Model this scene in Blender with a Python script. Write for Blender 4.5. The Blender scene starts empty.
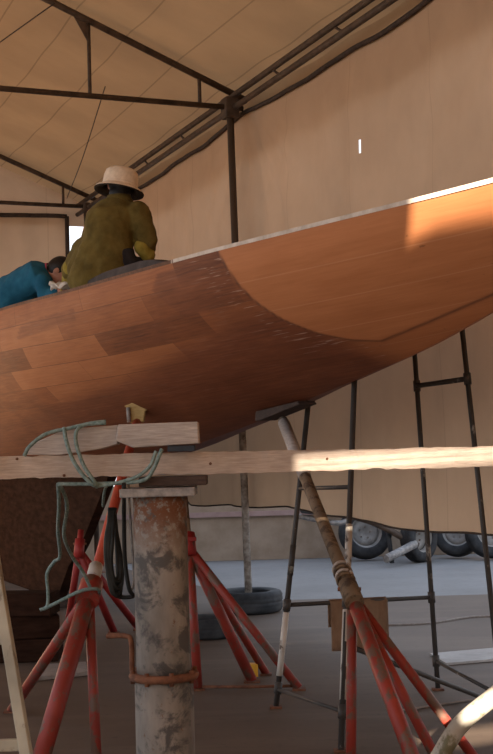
import bpy, bmesh, math, random
from mathutils import Vector, Matrix
from mathutils.bvhtree import BVHTree
random.seed(7)
S = bpy.context.scene
C = S.collection
V = Vector

# ------------------------------------------------------------------ camera
F = 1300.0
PITCH, ROLL, EYE = math.atan(78 / F), math.radians(1.6), 1.5
CAM = V((0, 0, EYE))
fw = V((0, math.cos(PITCH), math.sin(PITCH)))
up0 = V((0, -math.sin(PITCH), math.cos(PITCH)))
rt0 = V((1, 0, 0))
up = up0 * math.cos(ROLL) + rt0 * math.sin(ROLL)
rt = rt0 * math.cos(ROLL) - up0 * math.sin(ROLL)
cd = bpy.data.cameras.new('camera')
cd.sensor_fit = 'VERTICAL'; cd.sensor_height = 36; cd.lens = F / 754 * 36
cam = bpy.data.objects.new('camera', cd); C.objects.link(cam)
M3 = Matrix((rt, up, -fw)).transposed()
cam.matrix_world = Matrix.Translation(CAM) @ M3.to_4x4()
S.camera = cam

def ray(px, py): return fw + rt * ((px - 246.5) / F) + up * ((377 - py) / F)
def at(px, py, Y): d = ray(px, py); return CAM + d * (Y / d.y)
def gr(px, py, z=0.0): d = ray(px, py); return CAM + d * ((z - EYE) / d.z)
# long axis of the tent (D, running away) and its cross direction (N, towards the far side wall)
N = V((.922, .386, 0)).normalized(); D = V((-N.y, N.x, 0))
def ns(n, s, z=0.0): return N * n + D * s + V((0, 0, z))
def onN(px, py, n): d = ray(px, py); return CAM + d * (n / d.dot(N))

# ------------------------------------------------------------------ materials
def mat(name, build):
    m = bpy.data.materials.new(name); m.use_nodes = True
    nt = m.node_tree; nt.nodes.clear()
    out = nt.nodes.new('ShaderNodeOutputMaterial')
    class G: pass
    g = G(); g.nt = nt
    def nd(t, **kw):
        n = nt.nodes.new(t)
        for k, v in kw.items():
            if k.startswith('i_'):
                key = k[2:]; key = int(key) if key.isdigit() else key.replace('_', ' ')
                if hasattr(v, 'is_output') or isinstance(v, bpy.types.NodeSocket): nt.links.new(v, n.inputs[key])
                else: n.inputs[key].default_value = v
            else: setattr(n, k, v)
        return n
    g.nd = nd
    def noise(vec, scale, detail=4, rough=.6, dist=0):
        n = nd('ShaderNodeTexNoise'); n.inputs['Scale'].default_value = scale; n.inputs['Detail'].default_value = detail
        n.inputs['Roughness'].default_value = rough; n.inputs['Distortion'].default_value = dist
        nt.links.new(vec, n.inputs['Vector']); return n.outputs['Fac']
    g.noise = noise
    def co(scale=(1, 1, 1), rot=(0, 0, 0)):
        t = nd('ShaderNodeNewGeometry'); mp = nd('ShaderNodeMapping')
        mp.inputs['Scale'].default_value = scale; mp.inputs['Rotation'].default_value = rot
        nt.links.new(t.outputs['Position'], mp.inputs['Vector']); return mp.outputs['Vector']
    g.co = co
    def attr(name): return nd('ShaderNodeAttribute', attribute_name=name)
    g.attr = attr
    def vmap(vec, scale=(1, 1, 1), rot=(0, 0, 0), loc=(0, 0, 0)):
        mp = nd('ShaderNodeMapping'); mp.inputs['Scale'].default_value = scale; mp.inputs['Rotation'].default_value = rot; mp.inputs['Location'].default_value = loc
        nt.links.new(vec, mp.inputs['Vector']); return mp.outputs['Vector']
    g.vmap = vmap
    def ramp(fac, stops):
        r = nd('ShaderNodeValToRGB'); e = r.color_ramp.elements
        while len(e) < len(stops): e.new(.5)
        for el, (p, c) in zip(e, stops): el.position = p; el.color = c if len(c) == 4 else (*c, 1)
        nt.links.new(fac, r.inputs[0]); return r.outputs['Color']
    g.ramp = ramp
    def mix(fac, a, b, mode='MIX'):
        m_ = nd('ShaderNodeMix', data_type='RGBA', blend_type=mode)
        for k, v in ((0, fac), (6, a), (7, b)):
            if isinstance(v, bpy.types.NodeSocket): nt.links.new(v, m_.inputs[k])
            else: m_.inputs[k].default_value = v if k == 0 else (*v, 1)
        return m_.outputs[2]
    g.mix = mix
    def math_(op, a, b=0.0, clamp=False):
        m_ = nd('ShaderNodeMath', operation=op, use_clamp=clamp)
        for k, v in ((0, a), (1, b)):
            if isinstance(v, bpy.types.NodeSocket): nt.links.new(v, m_.inputs[k])
            else: m_.inputs[k].default_value = v
        return m_.outputs[0]
    g.math = math_
    def bump(h, strength=.3, dist=.01):
        b = nd('ShaderNodeBump'); b.inputs['Strength'].default_value = strength; b.inputs['Distance'].default_value = dist
        nt.links.new(h, b.inputs['Height']); return b.outputs['Normal']
    g.bump = bump
    def pbr(color, rough=.7, metal=0, normal=None, spec=.3):
        p = nd('ShaderNodeBsdfPrincipled')
        for k, v in (('Base Color', color), ('Roughness', rough), ('Metallic', metal), ('Specular IOR Level', spec)):
            if isinstance(v, bpy.types.NodeSocket): nt.links.new(v, p.inputs[k])
            else: p.inputs[k].default_value = (*v, 1) if k == 'Base Color' else v
        if normal: nt.links.new(normal, p.inputs['Normal'])
        return p.outputs[0]
    g.pbr = pbr
    nt.links.new(build(g), out.inputs['Surface'])
    return m

def simple(name, c1, c2, scale=8, rough=.75, metal=0, stretch=(1, 1, 1), bumps=.2, lo=.35, hi=.65, detail=5):
    def b(g):
        f = g.noise(g.co(stretch), scale, detail)
        return g.pbr(g.ramp(f, [(lo, c1), (hi, c2)]), rough, metal, g.bump(f, bumps, .01))
    return mat(name, b)

def fabric(name, col, transl, seam_axis, seam_step, seam_dark=.75):
    def b(g):
        at_ = g.attr('cloth').outputs['Vector']
        sx = g.nd('ShaderNodeSeparateXYZ'); g.nt.links.new(at_, sx.inputs[0])
        w = g.math('FRACT', g.math('DIVIDE', sx.outputs[seam_axis], seam_step))
        line = g.math('LESS_THAN', g.math('ABSOLUTE', g.math('SUBTRACT', w, .5)), .012 / seam_step * .6)
        n1 = g.noise(g.vmap(at_, (1, 1, 1)), .8, 5); n2 = g.noise(g.vmap(at_, (1.6, .8, 1)), 2.0, 4)
        dirt = g.ramp(g.math('ADD', g.math('MULTIPLY', n1, .6), g.math('MULTIPLY', n2, .4)), [(.3, tuple(c * .86 for c in col)), (.7, tuple(min(1, c * 1.08) for c in col))])
        c = g.mix(g.math('MULTIPLY', line, 1 - seam_dark), dirt, (.06, .04, .025))
        d = g.nd('ShaderNodeBsdfDiffuse'); t = g.nd('ShaderNodeBsdfTranslucent'); m_ = g.nd('ShaderNodeMixShader')
        nb = g.bump(n1, .25, .03)
        g.nt.links.new(c, d.inputs[0]); g.nt.links.new(c, t.inputs[0]); g.nt.links.new(nb, d.inputs['Normal'])
        m_.inputs[0].default_value = transl
        g.nt.links.new(d.outputs[0], m_.inputs[1]); g.nt.links.new(t.outputs[0], m_.inputs[2])
        return m_.outputs[0]
    return mat(name, b)

def painted(name, paint, chip, amount=.42, rough=.5, scale=14):
    def b(g):
        f = g.noise(g.co((1, 1, .6)), scale, 7, .65); f2 = g.noise(g.co(), 4, 3)
        p = g.ramp(f2, [(.3, tuple(c * .72 for c in paint)), (.7, tuple(min(1, c * 1.15) for c in paint))])
        msk = g.ramp(f, [(amount - .04, (1, 1, 1)), (amount + .03, (0, 0, 0))])
        return g.pbr(g.mix(msk, p, chip), rough, 0, g.bump(f, .15, .004))
    return mat(name, b)

def wood(name, c1, c2, axis_scale, rough=.8, scale=5):
    def b(g):
        v = g.co(axis_scale); f = g.noise(v, scale, 7, .65, .3); f2 = g.noise(g.co(), 3, 4)
        col = g.ramp(f, [(.3, c1), (.7, c2)])
        col = g.mix(g.ramp(f2, [(.4, (0, 0, 0)), (.75, (.55, .55, .55))]), col, tuple(c * .55 for c in c1))
        return g.pbr(col, rough, 0, g.bump(f, .3, .004))
    return mat(name, b)

MT = {}
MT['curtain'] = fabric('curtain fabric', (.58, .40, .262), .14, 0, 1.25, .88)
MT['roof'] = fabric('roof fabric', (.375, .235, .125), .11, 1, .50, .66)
MT['hem'] = simple('dark hem', (.03, .02, .015), (.06, .04, .03), 20)
MT['steel'] = simple('dark brown steel tube', (.045, .030, .022), (.10, .068, .048), 10, .6)
MT['tube'] = painted('scaffold tube', (.05, .045, .042), (.32, .29, .26), .36, .55, 9)
MT['tubewhite'] = painted('worn white paint on tube', (.50, .47, .43), (.10, .075, .06), .42, .6, 12)
MT['red'] = painted('worn red paint', (.26, .036, .024), (.13, .078, .058), .46, .5, 13)
MT['orange'] = painted('worn orange red paint', (.44, .068, .036), (.20, .12, .09), .36, .5, 13)
MT['darkred'] = painted('dark red paint', (.24, .018, .016), (.10, .04, .03), .36, .5, 13)
MT['rustpole'] = painted('weathered brown pole', (.17, .118, .075), (.075, .05, .034), .46, .8, 16)
MT['greymetal'] = simple('dull grey metal', (.16, .15, .15), (.32, .30, .28), 20, .5, .2)
MT['rust'] = simple('rust', (.09, .035, .02), (.20, .085, .045), 18, .85)
MT['rubber'] = simple('tyre rubber', (.014, .015, .017), (.04, .04, .042), 9, .8)
MT['black'] = simple('black cable', (.008, .009, .009), (.022, .024, .022), 14, .6)
MT['rim'] = simple('dusty rim', (.16, .15, .14), (.30, .28, .26), 7, .6)
MT['plankwood'] = wood('weathered plank wood', (.40, .32, .27), (.64, .54, .46), (1.2, 14, 30))
MT['timber'] = wood('grey timber', (.30, .26, .235), (.58, .51, .46), (2, 14, 26))
MT['darkblock'] = wood('dark timber', (.035, .022, .018), (.085, .055, .042), (3, 10, 20))
MT['bluepad'] = simple('dark blue grey rubber', (.03, .04, .055), (.06, .075, .095), 12)
MT['yellowwood'] = wood('yellow wood', (.42, .29, .11), (.66, .50, .24), (6, 6, 20))
MT['rope'] = simple('teal rope', (.10, .155, .148), (.23, .30, .28), 60, .9)
MT['ropepale'] = simple('pale rope', (.40, .38, .30), (.55, .52, .42), 60, .9)
MT['cream'] = painted('cream paint', (.36, .32, .24), (.19, .155, .11), .40, .7, 9)
MT['whitepipe'] = painted('white pipe paint', (.36, .33, .28), (.13, .115, .065), .44, .5, 8)
MT['cordwood'] = wood('greyish slab', (.20, .17, .15), (.32, .28, .25), (4, 9, 9))
MT['board'] = wood('brown sheet', (.17, .10, .06), (.25, .155, .095), (6, 6, 2))
MT['coat'] = simple('olive coat cloth', (.080, .056, .012), (.145, .104, .026), 9, .95, bumps=.5)
MT['glove'] = simple('mustard glove cloth', (.20, .15, .02), (.30, .23, .045), 20, .95)
MT['hat'] = simple('straw hat', (.62, .50, .38), (.76, .63, .50), 30, .9)
MT['hatshade'] = simple('dark brim shade', (.02, .014, .01), (.04, .03, .02), 20, .95)
MT['skin'] = simple('skin', (.36, .17, .11), (.45, .22, .15), 12, .6, bumps=.05)
MT['hair'] = simple('black hair', (.006, .005, .005), (.018, .014, .012), 40, .5)
MT['eye'] = simple('eye white', (.6, .6, .58), (.7, .7, .68), 10, .3, bumps=0)
MT['blueshirt'] = simple('blue shirt cloth', (.008, .075, .135), (.018, .12, .20), 8, .95, bumps=.5)
MT['pink'] = simple('pink cloth', (.55, .06, .12), (.65, .1, .18), 20, .9)
MT['trousers'] = simple('dark trousers', (.02, .02, .026), (.04, .04, .05), 10, .95)
MT['shoe'] = simple('dark shoe', (.012, .011, .010), (.025, .022, .02), 10, .7)
MT['white'] = simple('white cloth', (.62, .60, .56), (.78, .76, .72), 14, .9)
MT['paleboard'] = wood('pale board', (.28, .25, .225), (.40, .37, .34), (3, 12, 12))
MT['stucco'] = simple('beige stucco', (.24, .18, .13), (.32, .25, .19), 3, .9)
MT['pinkledge'] = simple('pinkish ledge', (.27, .18, .165), (.33, .23, .215), 5, .9)
MT['yellow'] = simple('yellow plastic', (.65, .33, .02), (.75, .42, .05), 10, .6)
MT['toerail'] = simple('pale bow edge', (.40, .32, .25), (.60, .52, .44), 9, .5)
MT['railwood'] = wood('dark rail wood', (.10, .05, .03), (.20, .10, .06), (3, 10, 10))
MT['deckwood'] = wood('deck wood', (.20, .09, .045), (.32, .16, .08), (3, 10, 10))
MT['coaming'] = simple('dark coaming', (.025, .018, .016), (.055, .04, .036), 10, .7)

def b_ground(g):
    v = g.co(); f = g.noise(v, .55, 6, .6); f2 = g.noise(v, 14, 6, .7); f3 = g.noise(g.co((.25, 2.2, 1), (0, 0, .5)), 1.2, 4)
    c = g.ramp(f, [(.3, (.070, .048, .035)), (.7, (.118, .084, .061))])
    c = g.mix(g.ramp(f3, [(.5, (0, 0, 0)), (.75, (.5, .5, .5))]), c, (.165, .122, .092))
    c = g.mix(g.ramp(f2, [(.56, (0, 0, 0)), (.72, (.5, .5, .5))]), c, (.04, .03, .025))
    return g.pbr(c, .75, 0, g.bump(f2, .12, .006), .25)
MT['ground'] = mat('dusty concrete ground', b_ground)
def b_yard(g):
    v = g.co(); f = g.noise(v, .6, 6, .6); f2 = g.noise(v, 9, 6, .7)
    c = g.ramp(f, [(.3, (.16, .155, .15)), (.7, (.215, .21, .205))])
    c = g.mix(g.ramp(f2, [(.5, (0, 0, 0)), (.8, (.4, .4, .4))]), c, (.11, .10, .095))
    return g.pbr(c, .9, 0, g.bump(f2, .1, .006), .2)
MT['yard'] = mat('skylit grey yard concrete', b_yard)  # greyer and paler than the floor: outdoor sky light put into the colour

def b_pillar(g):
    t = g.attr('up').outputs['Vector']; sx = g.nd('ShaderNodeSeparateXYZ'); g.nt.links.new(t, sx.inputs[0])
    v = g.co(); f = g.noise(v, 9, 7, .65, .4); f2 = g.noise(v, 30, 5, .7); f3 = g.noise(g.co((1, 1, .35)), 6, 5)
    c = g.ramp(f3, [(.32, (.12, .105, .092)), (.68, (.29, .255, .22))])
    c = g.mix(g.ramp(f, [(.50, (0, 0, 0)), (.60, (.85, .85, .85))]), c, (.055, .052, .052))
    c = g.mix(g.ramp(f2, [(.62, (0, 0, 0)), (.70, (.8, .8, .8))]), c, (.14, .065, .035))
    top = g.math('MULTIPLY', g.ramp(f2, [(.42, (0, 0, 0)), (.5, (1, 1, 1))]), g.ramp(sx.outputs[2], [(.80, (0, 0, 0)), (.95, (1, 1, 1))]))
    c = g.mix(g.math('MULTIPLY', top, .95), c, (.15, .055, .022))
    return g.pbr(c, .75, 0, g.bump(f2, .3, .004))
MT['pillar'] = mat('rusted grey pipe paint', b_pillar)

def b_hull(g):
    hc = g.attr('hullco').outputs['Vector']
    sx = g.nd('ShaderNodeSeparateXYZ'); g.nt.links.new(hc, sx.inputs[0])
    br = g.nd('ShaderNodeTexBrick'); br.offset = .37; br.squash = 1
    g.nt.links.new(g.vmap(hc, (1, 1, 1), loc=(.3, .02, 0)), br.inputs['Vector'])
    for k, v in (('Scale', 1.0), ('Mortar Size', .0028), ('Mortar Smooth', .2), ('Bias', 0.0), ('Brick Width', 1.25), ('Row Height', .165)): br.inputs[k].default_value = v
    br.inputs['Color1'].default_value = (0, 0, 0, 1); br.inputs['Color2'].default_value = (1, 1, 1, 1); br.inputs['Mortar'].default_value = (.5, .5, .5, 1)
    grain = g.noise(g.vmap(hc, (1.6, 34, 1)), 2.2, 7, .65, .4)
    patch = g.noise(g.vmap(hc, (1.2, 2.6, 1)), 1.7, 5, .55, .3)
    tone = g.math('ADD', g.math('MULTIPLY', br.outputs['Color'], .50), g.math('MULTIPLY', patch, .55))
    old = g.ramp(tone, [(.20, (.105, .030, .014)), (.42, (.195, .060, .024)), (.60, (.30, .100, .038)), (.85, (.385, .140, .055))])
    old = g.mix(.30, old, g.ramp(grain, [(.3, (.075, .022, .011)), (.7, (.38, .145, .058))]))
    old = g.mix(g.math('MULTIPLY', br.outputs['Fac'], .55), old, (.085, .035, .02))
    new = g.ramp(g.noise(g.vmap(hc, (.8, 5, 1)), 1.6, 4), [(.3, (.40, .145, .055)), (.7, (.50, .195, .078))])
    new = g.mix(.22, new, g.ramp(grain, [(.3, (.27, .085, .032)), (.7, (.55, .235, .10))]))
    strip = g.nd('ShaderNodeMath', operation='PINGPONG'); strip.inputs[1].default_value = .1; g.nt.links.new(sx.outputs[1], strip.inputs[0])
    new = g.mix(g.math('MULTIPLY', g.math('LESS_THAN', strip.outputs[0], .0035), .25), new, (.62, .33, .18))
    weath_shade = g.ramp(g.math('ADD', g.math('MULTIPLY', grain, .55), g.math('MULTIPLY', patch, .5)), [(.30, (.075, .025, .014)), (.52, (.165, .054, .026)), (.75, (.27, .095, .042))])  # worn old wood, with shade of the lower hull darkened in
    wl = g.math('MULTIPLY', g.attr('weather_shade').outputs['Fac'], g.ramp(patch, [(.25, (.55, .55, .55)), (.55, (1, 1, 1))]))
    c = g.mix(wl, old, weath_shade)
    c = g.mix(g.attr('panel').outputs['Fac'], c, new)
    scr = g.noise(g.vmap(hc, (3.5, 60, 1), (0, 0, .05)), 1.3, 3, .5)
    c = g.mix(g.math('MULTIPLY', g.ramp(scr, [(.60, (0, 0, 0)), (.68, (1, 1, 1))]), g.attr('scuff').outputs['Fac']), c, (.50, .36, .29))
    c = g.mix(g.math('MULTIPLY', g.attr('seam').outputs['Fac'], .8), c, (.10, .04, .025))
    sp = g.noise(g.vmap(hc, (1, 1, 1)), 22, 3, .5)
    c = g.mix(g.ramp(sp, [(.72, (0, 0, 0)), (.78, (.5, .5, .5))]), c, (.10, .04, .025))
    return g.pbr(c, .58, 0, g.bump(grain, .08, .004), .16)
MT['hull'] = mat('hull planking', b_hull)
MT['keel'] = simple('dark keel paint', (.018, .009, .006), (.036, .018, .012), 5, 1.0, stretch=(1, 1, 4))
MT['keel'].node_tree.nodes['Principled BSDF'].inputs['Specular IOR Level'].default_value = .03

# ------------------------------------------------------------------ mesh builder
class MB:
    def __init__(self): self.v = []; self.f = []; self.sm = []; self.attr = {}
    def add(self, vs, fs, smooth=True):
        o = len(self.v); self.v += [tuple(p) for p in vs]
        self.f += [tuple(i + o for i in f) for f in fs]; self.sm += [smooth] * len(fs); return self
    def box(self, c, x, y, z):           # centre and three half-extent vectors
        c, x, y, z = V(c), V(x), V(y), V(z)
        vs = [c + x * a + y * b + z * d for a in (-1, 1) for b in (-1, 1) for d in (-1, 1)]
        fs = [(0, 1, 3, 2), (4, 6, 7, 5), (0, 4, 5, 1), (2, 3, 7, 6), (0, 2, 6, 4), (1, 5, 7, 3)]
        if x.cross(y).dot(z) < 0: fs = [f[::-1] for f in fs]
        return self.add(vs, fs, False)
    def beam(self, a, b, w, h, side=None):
        a, b = V(a), V(b); d = (b - a) / 2
        u = V((0, 0, 1)) if abs(d.normalized().z) < .95 else V((0, 1, 0))
        y = (side if side is not None else u.cross(d)).normalized(); z = d.cross(y).normalized()
        return self.box((a + b) / 2, d, y * (w / 2), z * (h / 2))
    def prism(self, poly, depth):        # a 3-D polygon pushed along depth
        n = len(poly); poly = [V(p) for p in poly]; vs = poly + [p + V(depth) for p in poly]
        fs = [tuple(range(n))[::-1], tuple(range(n, 2 * n))] + [(i, (i + 1) % n, n + (i + 1) % n, n + i) for i in range(n)]
        nrm = sum(((poly[i] - poly[0]).cross(poly[i + 1] - poly[0]) for i in range(1, n - 1)), V((0, 0, 0)))
        if nrm.dot(V(depth)) < 0: fs = [f[::-1] for f in fs]
        return self.add(vs, fs, False)
    def tube(self, pts, r, n=12, spline=True, sub=8, cap=True):
        pts = [V(p) for p in pts]; rs = list(r) if isinstance(r, (list, tuple)) else [r] * len(pts)
        if spline and len(pts) > 2:
            P, R = [], []
            for i in range(len(pts) - 1):
                p0 = pts[i - 1] if i else pts[0] * 2 - pts[1]; p1 = pts[i]; p2 = pts[i + 1]
                p3 = pts[i + 2] if i + 2 < len(pts) else p2 * 2 - p1
                for k in range(sub):
                    t = k / sub
                    P.append(.5 * ((2 * p1) + (p2 - p0) * t + (2 * p0 - 5 * p1 + 4 * p2 - p3) * t * t + (3 * p1 - p0 - 3 * p2 + p3) * t ** 3))
                    R.append(rs[i] * (1 - t) + rs[i + 1] * t)
            P.append(pts[-1]); R.append(rs[-1])
        else: P, R = pts, rs
        vs, fs = [], []; tprev = None; u = None
        for i, p in enumerate(P):
            t = (P[min(i + 1, len(P) - 1)] - P[max(i - 1, 0)]).normalized()
            if u is None:
                u = t.orthogonal().normalized()
            else:
                u = (u - t * u.dot(t)).normalized()
            w = t.cross(u)
            for k in range(n):
                a = 2 * math.pi * k / n; vs.append(p + (u * math.cos(a) + w * math.sin(a)) * R[i])
        for i in range(len(P) - 1):
            for k in range(n):
                fs.append((i * n + k, i * n + (k + 1) % n, (i + 1) * n + (k + 1) % n, (i + 1) * n + k))
        self.add(vs, fs, True)
        if cap:
            m = len(vs) - n; o = len(self.v) - len(vs)
            self.f += [tuple(o + k for k in range(n))[::-1], tuple(o + m + k for k in range(n))]; self.sm += [False, False]
        return self
    def lathe(self, c, axis, prof, n=32, closed=False, ref=None):   # prof: (radius, along axis)
        c = V(c); ax = V(axis).normalized(); u = ax.orthogonal().normalized() if ref is None else (V(ref) - ax * V(ref).dot(ax)).normalized(); w = ax.cross(u); m = len(prof)
        vs = [c + ax * z + (u * math.cos(2 * math.pi * k / n) + w * math.sin(2 * math.pi * k / n)) * r for k in range(n) for r, z in prof]
        fs = []
        for k in range(n):
            for j in range(m if closed else m - 1):
                a, b = k * m + j, k * m + (j + 1) % m; k2 = (k + 1) % n
                fs.append((a, k2 * m + j, k2 * m + (j + 1) % m, b))
        return self.add(vs, fs, True)
    def ellipsoid(self, c, x, y, z, nu=20, nv=12):
        c, x, y, z = V(c), V(x), V(y), V(z); vs = [c - z]
        for j in range(1, nv):
            a = math.pi * j / nv
            for k in range(nu):
                b = 2 * math.pi * k / nu; vs.append(c + (x * math.cos(b) + y * math.sin(b)) * math.sin(a) - z * math.cos(a))
        vs.append(c + z); e = len(vs) - 1; fs = []
        for k in range(nu): fs.append((0, 1 + (k + 1) % nu, 1 + k))
        for j in range(nv - 2):
            for k in range(nu):
                a = 1 + j * nu; fs.append((a + k, a + (k + 1) % nu, a + nu + (k + 1) % nu, a + nu + k))
        a = 1 + (nv - 2) * nu
        for k in range(nu): fs.append((a + k, a + (k + 1) % nu, e))
        if x.cross(y).dot(z) < 0: fs = [f[::-1] for f in fs]
        return self.add(vs, fs, True)
    def grid(self, rows, smooth=True, skip=None):
        m = len(rows[0]); vs = [p for r in rows for p in r]; fs = []
        for i in range(len(rows) - 1):
            for j in range(m - 1):
                if skip and skip(i, j): continue
                fs.append((i * m + j, i * m + j + 1, (i + 1) * m + j + 1, (i + 1) * m + j))
        return self.add(vs, fs, smooth)
    def build(self, name, m, parent=None, bevel=0, remesh=0, smooth_it=0, weld=False):
        me = bpy.data.meshes.new(name); me.from_pydata(self.v, [], self.f)
        me.polygons.foreach_set('use_smooth', self.sm)
        for k, (typ, vals) in self.attr.items():
            a = me.attributes.new(k, typ, 'POINT')
            flat = [c for v in vals for c in v] if typ == 'FLOAT_VECTOR' else vals
            a.data.foreach_set('vector' if typ == 'FLOAT_VECTOR' else 'value', flat)
        bm = bmesh.new(); bm.from_mesh(me)
        if weld: bmesh.ops.remove_doubles(bm, verts=bm.verts, dist=1e-5)
        if not self.attr: bmesh.ops.recalc_face_normals(bm, faces=bm.faces)
        bm.to_mesh(me); bm.free(); me.update()
        o = bpy.data.objects.new(name, me); C.objects.link(o)
        if remesh:
            r = o.modifiers.new('r', 'REMESH'); r.mode = 'VOXEL'; r.voxel_size = remesh
            if smooth_it:
                s = o.modifiers.new('s', 'SMOOTH'); s.iterations = smooth_it; s.factor = .5
            bpy.context.view_layer.update()
            dg = bpy.context.evaluated_depsgraph_get()
            me2 = bpy.data.meshes.new_from_object(o.evaluated_get(dg)); o.modifiers.clear(); o.data = me2
            me2.name = name; me2.polygons.foreach_set('use_smooth', [True] * len(me2.polygons))
        if bevel:
            b = o.modifiers.new('bevel', 'BEVEL'); b.width = bevel; b.segments = 2; b.limit_method = 'ANGLE'; b.angle_limit = math.radians(50)
        o.data.materials.clear(); o.data.materials.append(MT[m] if isinstance(m, str) else m)
        if parent is not None:
            o.parent = parent; o.matrix_parent_inverse = parent.matrix_world.inverted()
        return o

def tag(o, label, cat, group=None, kind=None):
    o['label'] = label; o['category'] = cat
    if group: o['group'] = group
    if kind: o['kind'] = kind
    return o
def thing(name, loc, label, cat, group=None):
    o = bpy.data.objects.new(name, None); o.location = loc; o.empty_display_size = .1; C.objects.link(o)
    o.matrix_world = Matrix.Translation(V(loc))
    return tag(o, label, cat, group)
def struct(o): o['kind'] = 'structure'; return o
Z = V((0, 0, 1))

# ------------------------------------------------------------------ the tent and the ground
WALL_N, NEAR_N, RIDGE_N, EAVE, RIDGE = 4.90, -3.2, .85, 4.96, 6.62
S_NEAR, S_FAR = -1.2, 17.35
POLE1 = onN(249, 606, 4.82); POLE1.z = 0
s1 = POLE1.dot(D); POLE1 = ns(4.82, s1)
BAY = 5.2; s2 = s1 + BAY; s0 = s1 - BAY; sm1 = s0 - BAY

# ground
gb = MB(); gb.grid([[ns(n, s) for s in (-14, -1.2, 4, 9, 14, 40)] for n in (-14, -3.2, 0, 3, 5.3)], False)
gb.add([ns(5.3, (13.5 - 5.3 * N.y) / D.y), ns(5.3, -14), ns(30, -14), ns(30, (13.5 - 30 * N.y) / D.y)], [(0, 1, 2, 3)], False)  # floor colour carried outside, up to where the sky-lit band begins
struct(gb.build('floor', 'ground'))
gb = MB(); gb.grid([[ns(n, s, -.004) for s in (-14, 0, 10, 20, 40)] for n in (5.3, 12, 20, 40)], False)
struct(gb.build('ground', 'yard'))

def roof_z(n): return EAVE + (RIDGE - EAVE) * (1 - abs(n - RIDGE_N) / (5.0 - RIDGE_N))
trs = [sm1, s0, s1, s2]
def lerp_sag(s, amp):
    for a, b in zip(trs[:-1], trs[1:]):
        if a <= s <= b: return amp * math.sin(math.pi * (s - a) / (b - a))
    return 0
def roof_pt(n, s): return ns(n, s, roof_z(n) + .07 - lerp_sag(s, .05) * (1 - abs(math.cos(math.pi * (n - RIDGE_N) / 8.3)) * .3) + .012 * math.sin(s * 5.1 + n * 1.3) * math.sin(n * 2.2))
# roof fabric, two slopes
rows = []; co_ = []
nn = [5.02 - (5.02 + 3.3) * i / 60 for i in range(61)]
ss = [S_NEAR - .1 + (S_FAR + .25 - S_NEAR) * j / 120 for j in range(121)]
for n in nn:
    r = []
    for s in ss:
        r.append(roof_pt(n, s)); co_.append((s, n, 0))
    rows.append(r)
rb = MB().grid(rows); rb.attr['cloth'] = ('FLOAT_VECTOR', co_)
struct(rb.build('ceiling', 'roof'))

def nearest_pole(s):
    for a, b in zip(trs[:-1], trs[1:]):
        if a <= s <= b: return (s - a) / (b - a)
    return 0
def top_z(s):
    t = nearest_pole(s); w = 4 * t * (1 - t)
    return 4.87 - .09 * w ** .6 - .008 * math.sin(s * 3.1)
def hem_z(s): return .985 - .016 * (s1 - s) + .03 * math.sin(s * 1.3) + .012 * math.sin(s * 4.1 + 1)
tear = onN(361, 145, WALL_N); st, zt = tear.dot(D), tear.z
def fold(s, z):
    t = nearest_pole(s)
    a = .035 * math.sin(s * 4.6 + .6 * math.sin(z * .9)) + .018 * math.sin(s * 9.7 + z * .7) + .012 * math.sin(s * 2.1 - z * 2.2)
    for sp in trs:                       # tension creases fanning from the pole tops
        ds, dz = s - sp, 4.9 - z
        if dz > .02:
            ang = math.atan2(ds, dz); a += .038 * math.sin(ang * 20) * math.exp(-((ds * ds + dz * dz) ** .5) / 1.3) * min(1, dz * 3)
    return a * (.12 + .88 * min(1, max(0, 4.9 - z) / .6))
sl = sorted([S_NEAR + (15.9 - S_NEAR) * j / 340 for j in range(341)] + [st - .012, st + .012])
tl = sorted([k / 70 for k in range(71)])
rows = []; co_ = []; ku = None
for s in sl:
    hz, tz = hem_z(s), top_z(s); r = []
    for t in tl:
        z = hz + (tz - hz) * t; r.append(ns(WALL_N + .04 + fold(s, z), s, z)); co_.append((s, z, 0))
    rows.append(r)
def skip(i, j):
    return abs((sl[i] + sl[i + 1]) / 2 - st) < .011 and abs(rows[i][j].z + .03 - zt) < .062
cb = MB().grid(rows, True, skip); cb.attr['cloth'] = ('FLOAT_VECTOR', co_)
w_side = struct(cb.build('wall_right', 'curtain'))
hb = MB().tube([rows[i][-1] - N * .03 for i in range(0, len(rows), 3)], .022, 8, False)
hb.build('top_hem', 'hem', w_side)
hb = MB().tube([rows[i][0] - N * .01 for i in range(0, len(rows), 3)], .008, 8, False)
hb.build('bottom_hem', 'hem', w_side)
# valance of the roof sheet hanging outside the curtain
co_ = []; rows2 = []
for k in range(6):
    z = EAVE + .05 - .12 * k
    rows2.append([roof_pt(5.02, s_) + N * (.035 * min(1, k) + .02 * math.sin(s_ * 4 + k) * min(1, k)) - Z * (.12 * k) for s_ in ss]); co_ += [(s_, z, 0) for s_ in ss]
vb = MB().grid(rows2); vb.attr['cloth'] = ('FLOAT_VECTOR', co_); struct(vb.build('trim_1', 'roof'))

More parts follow.
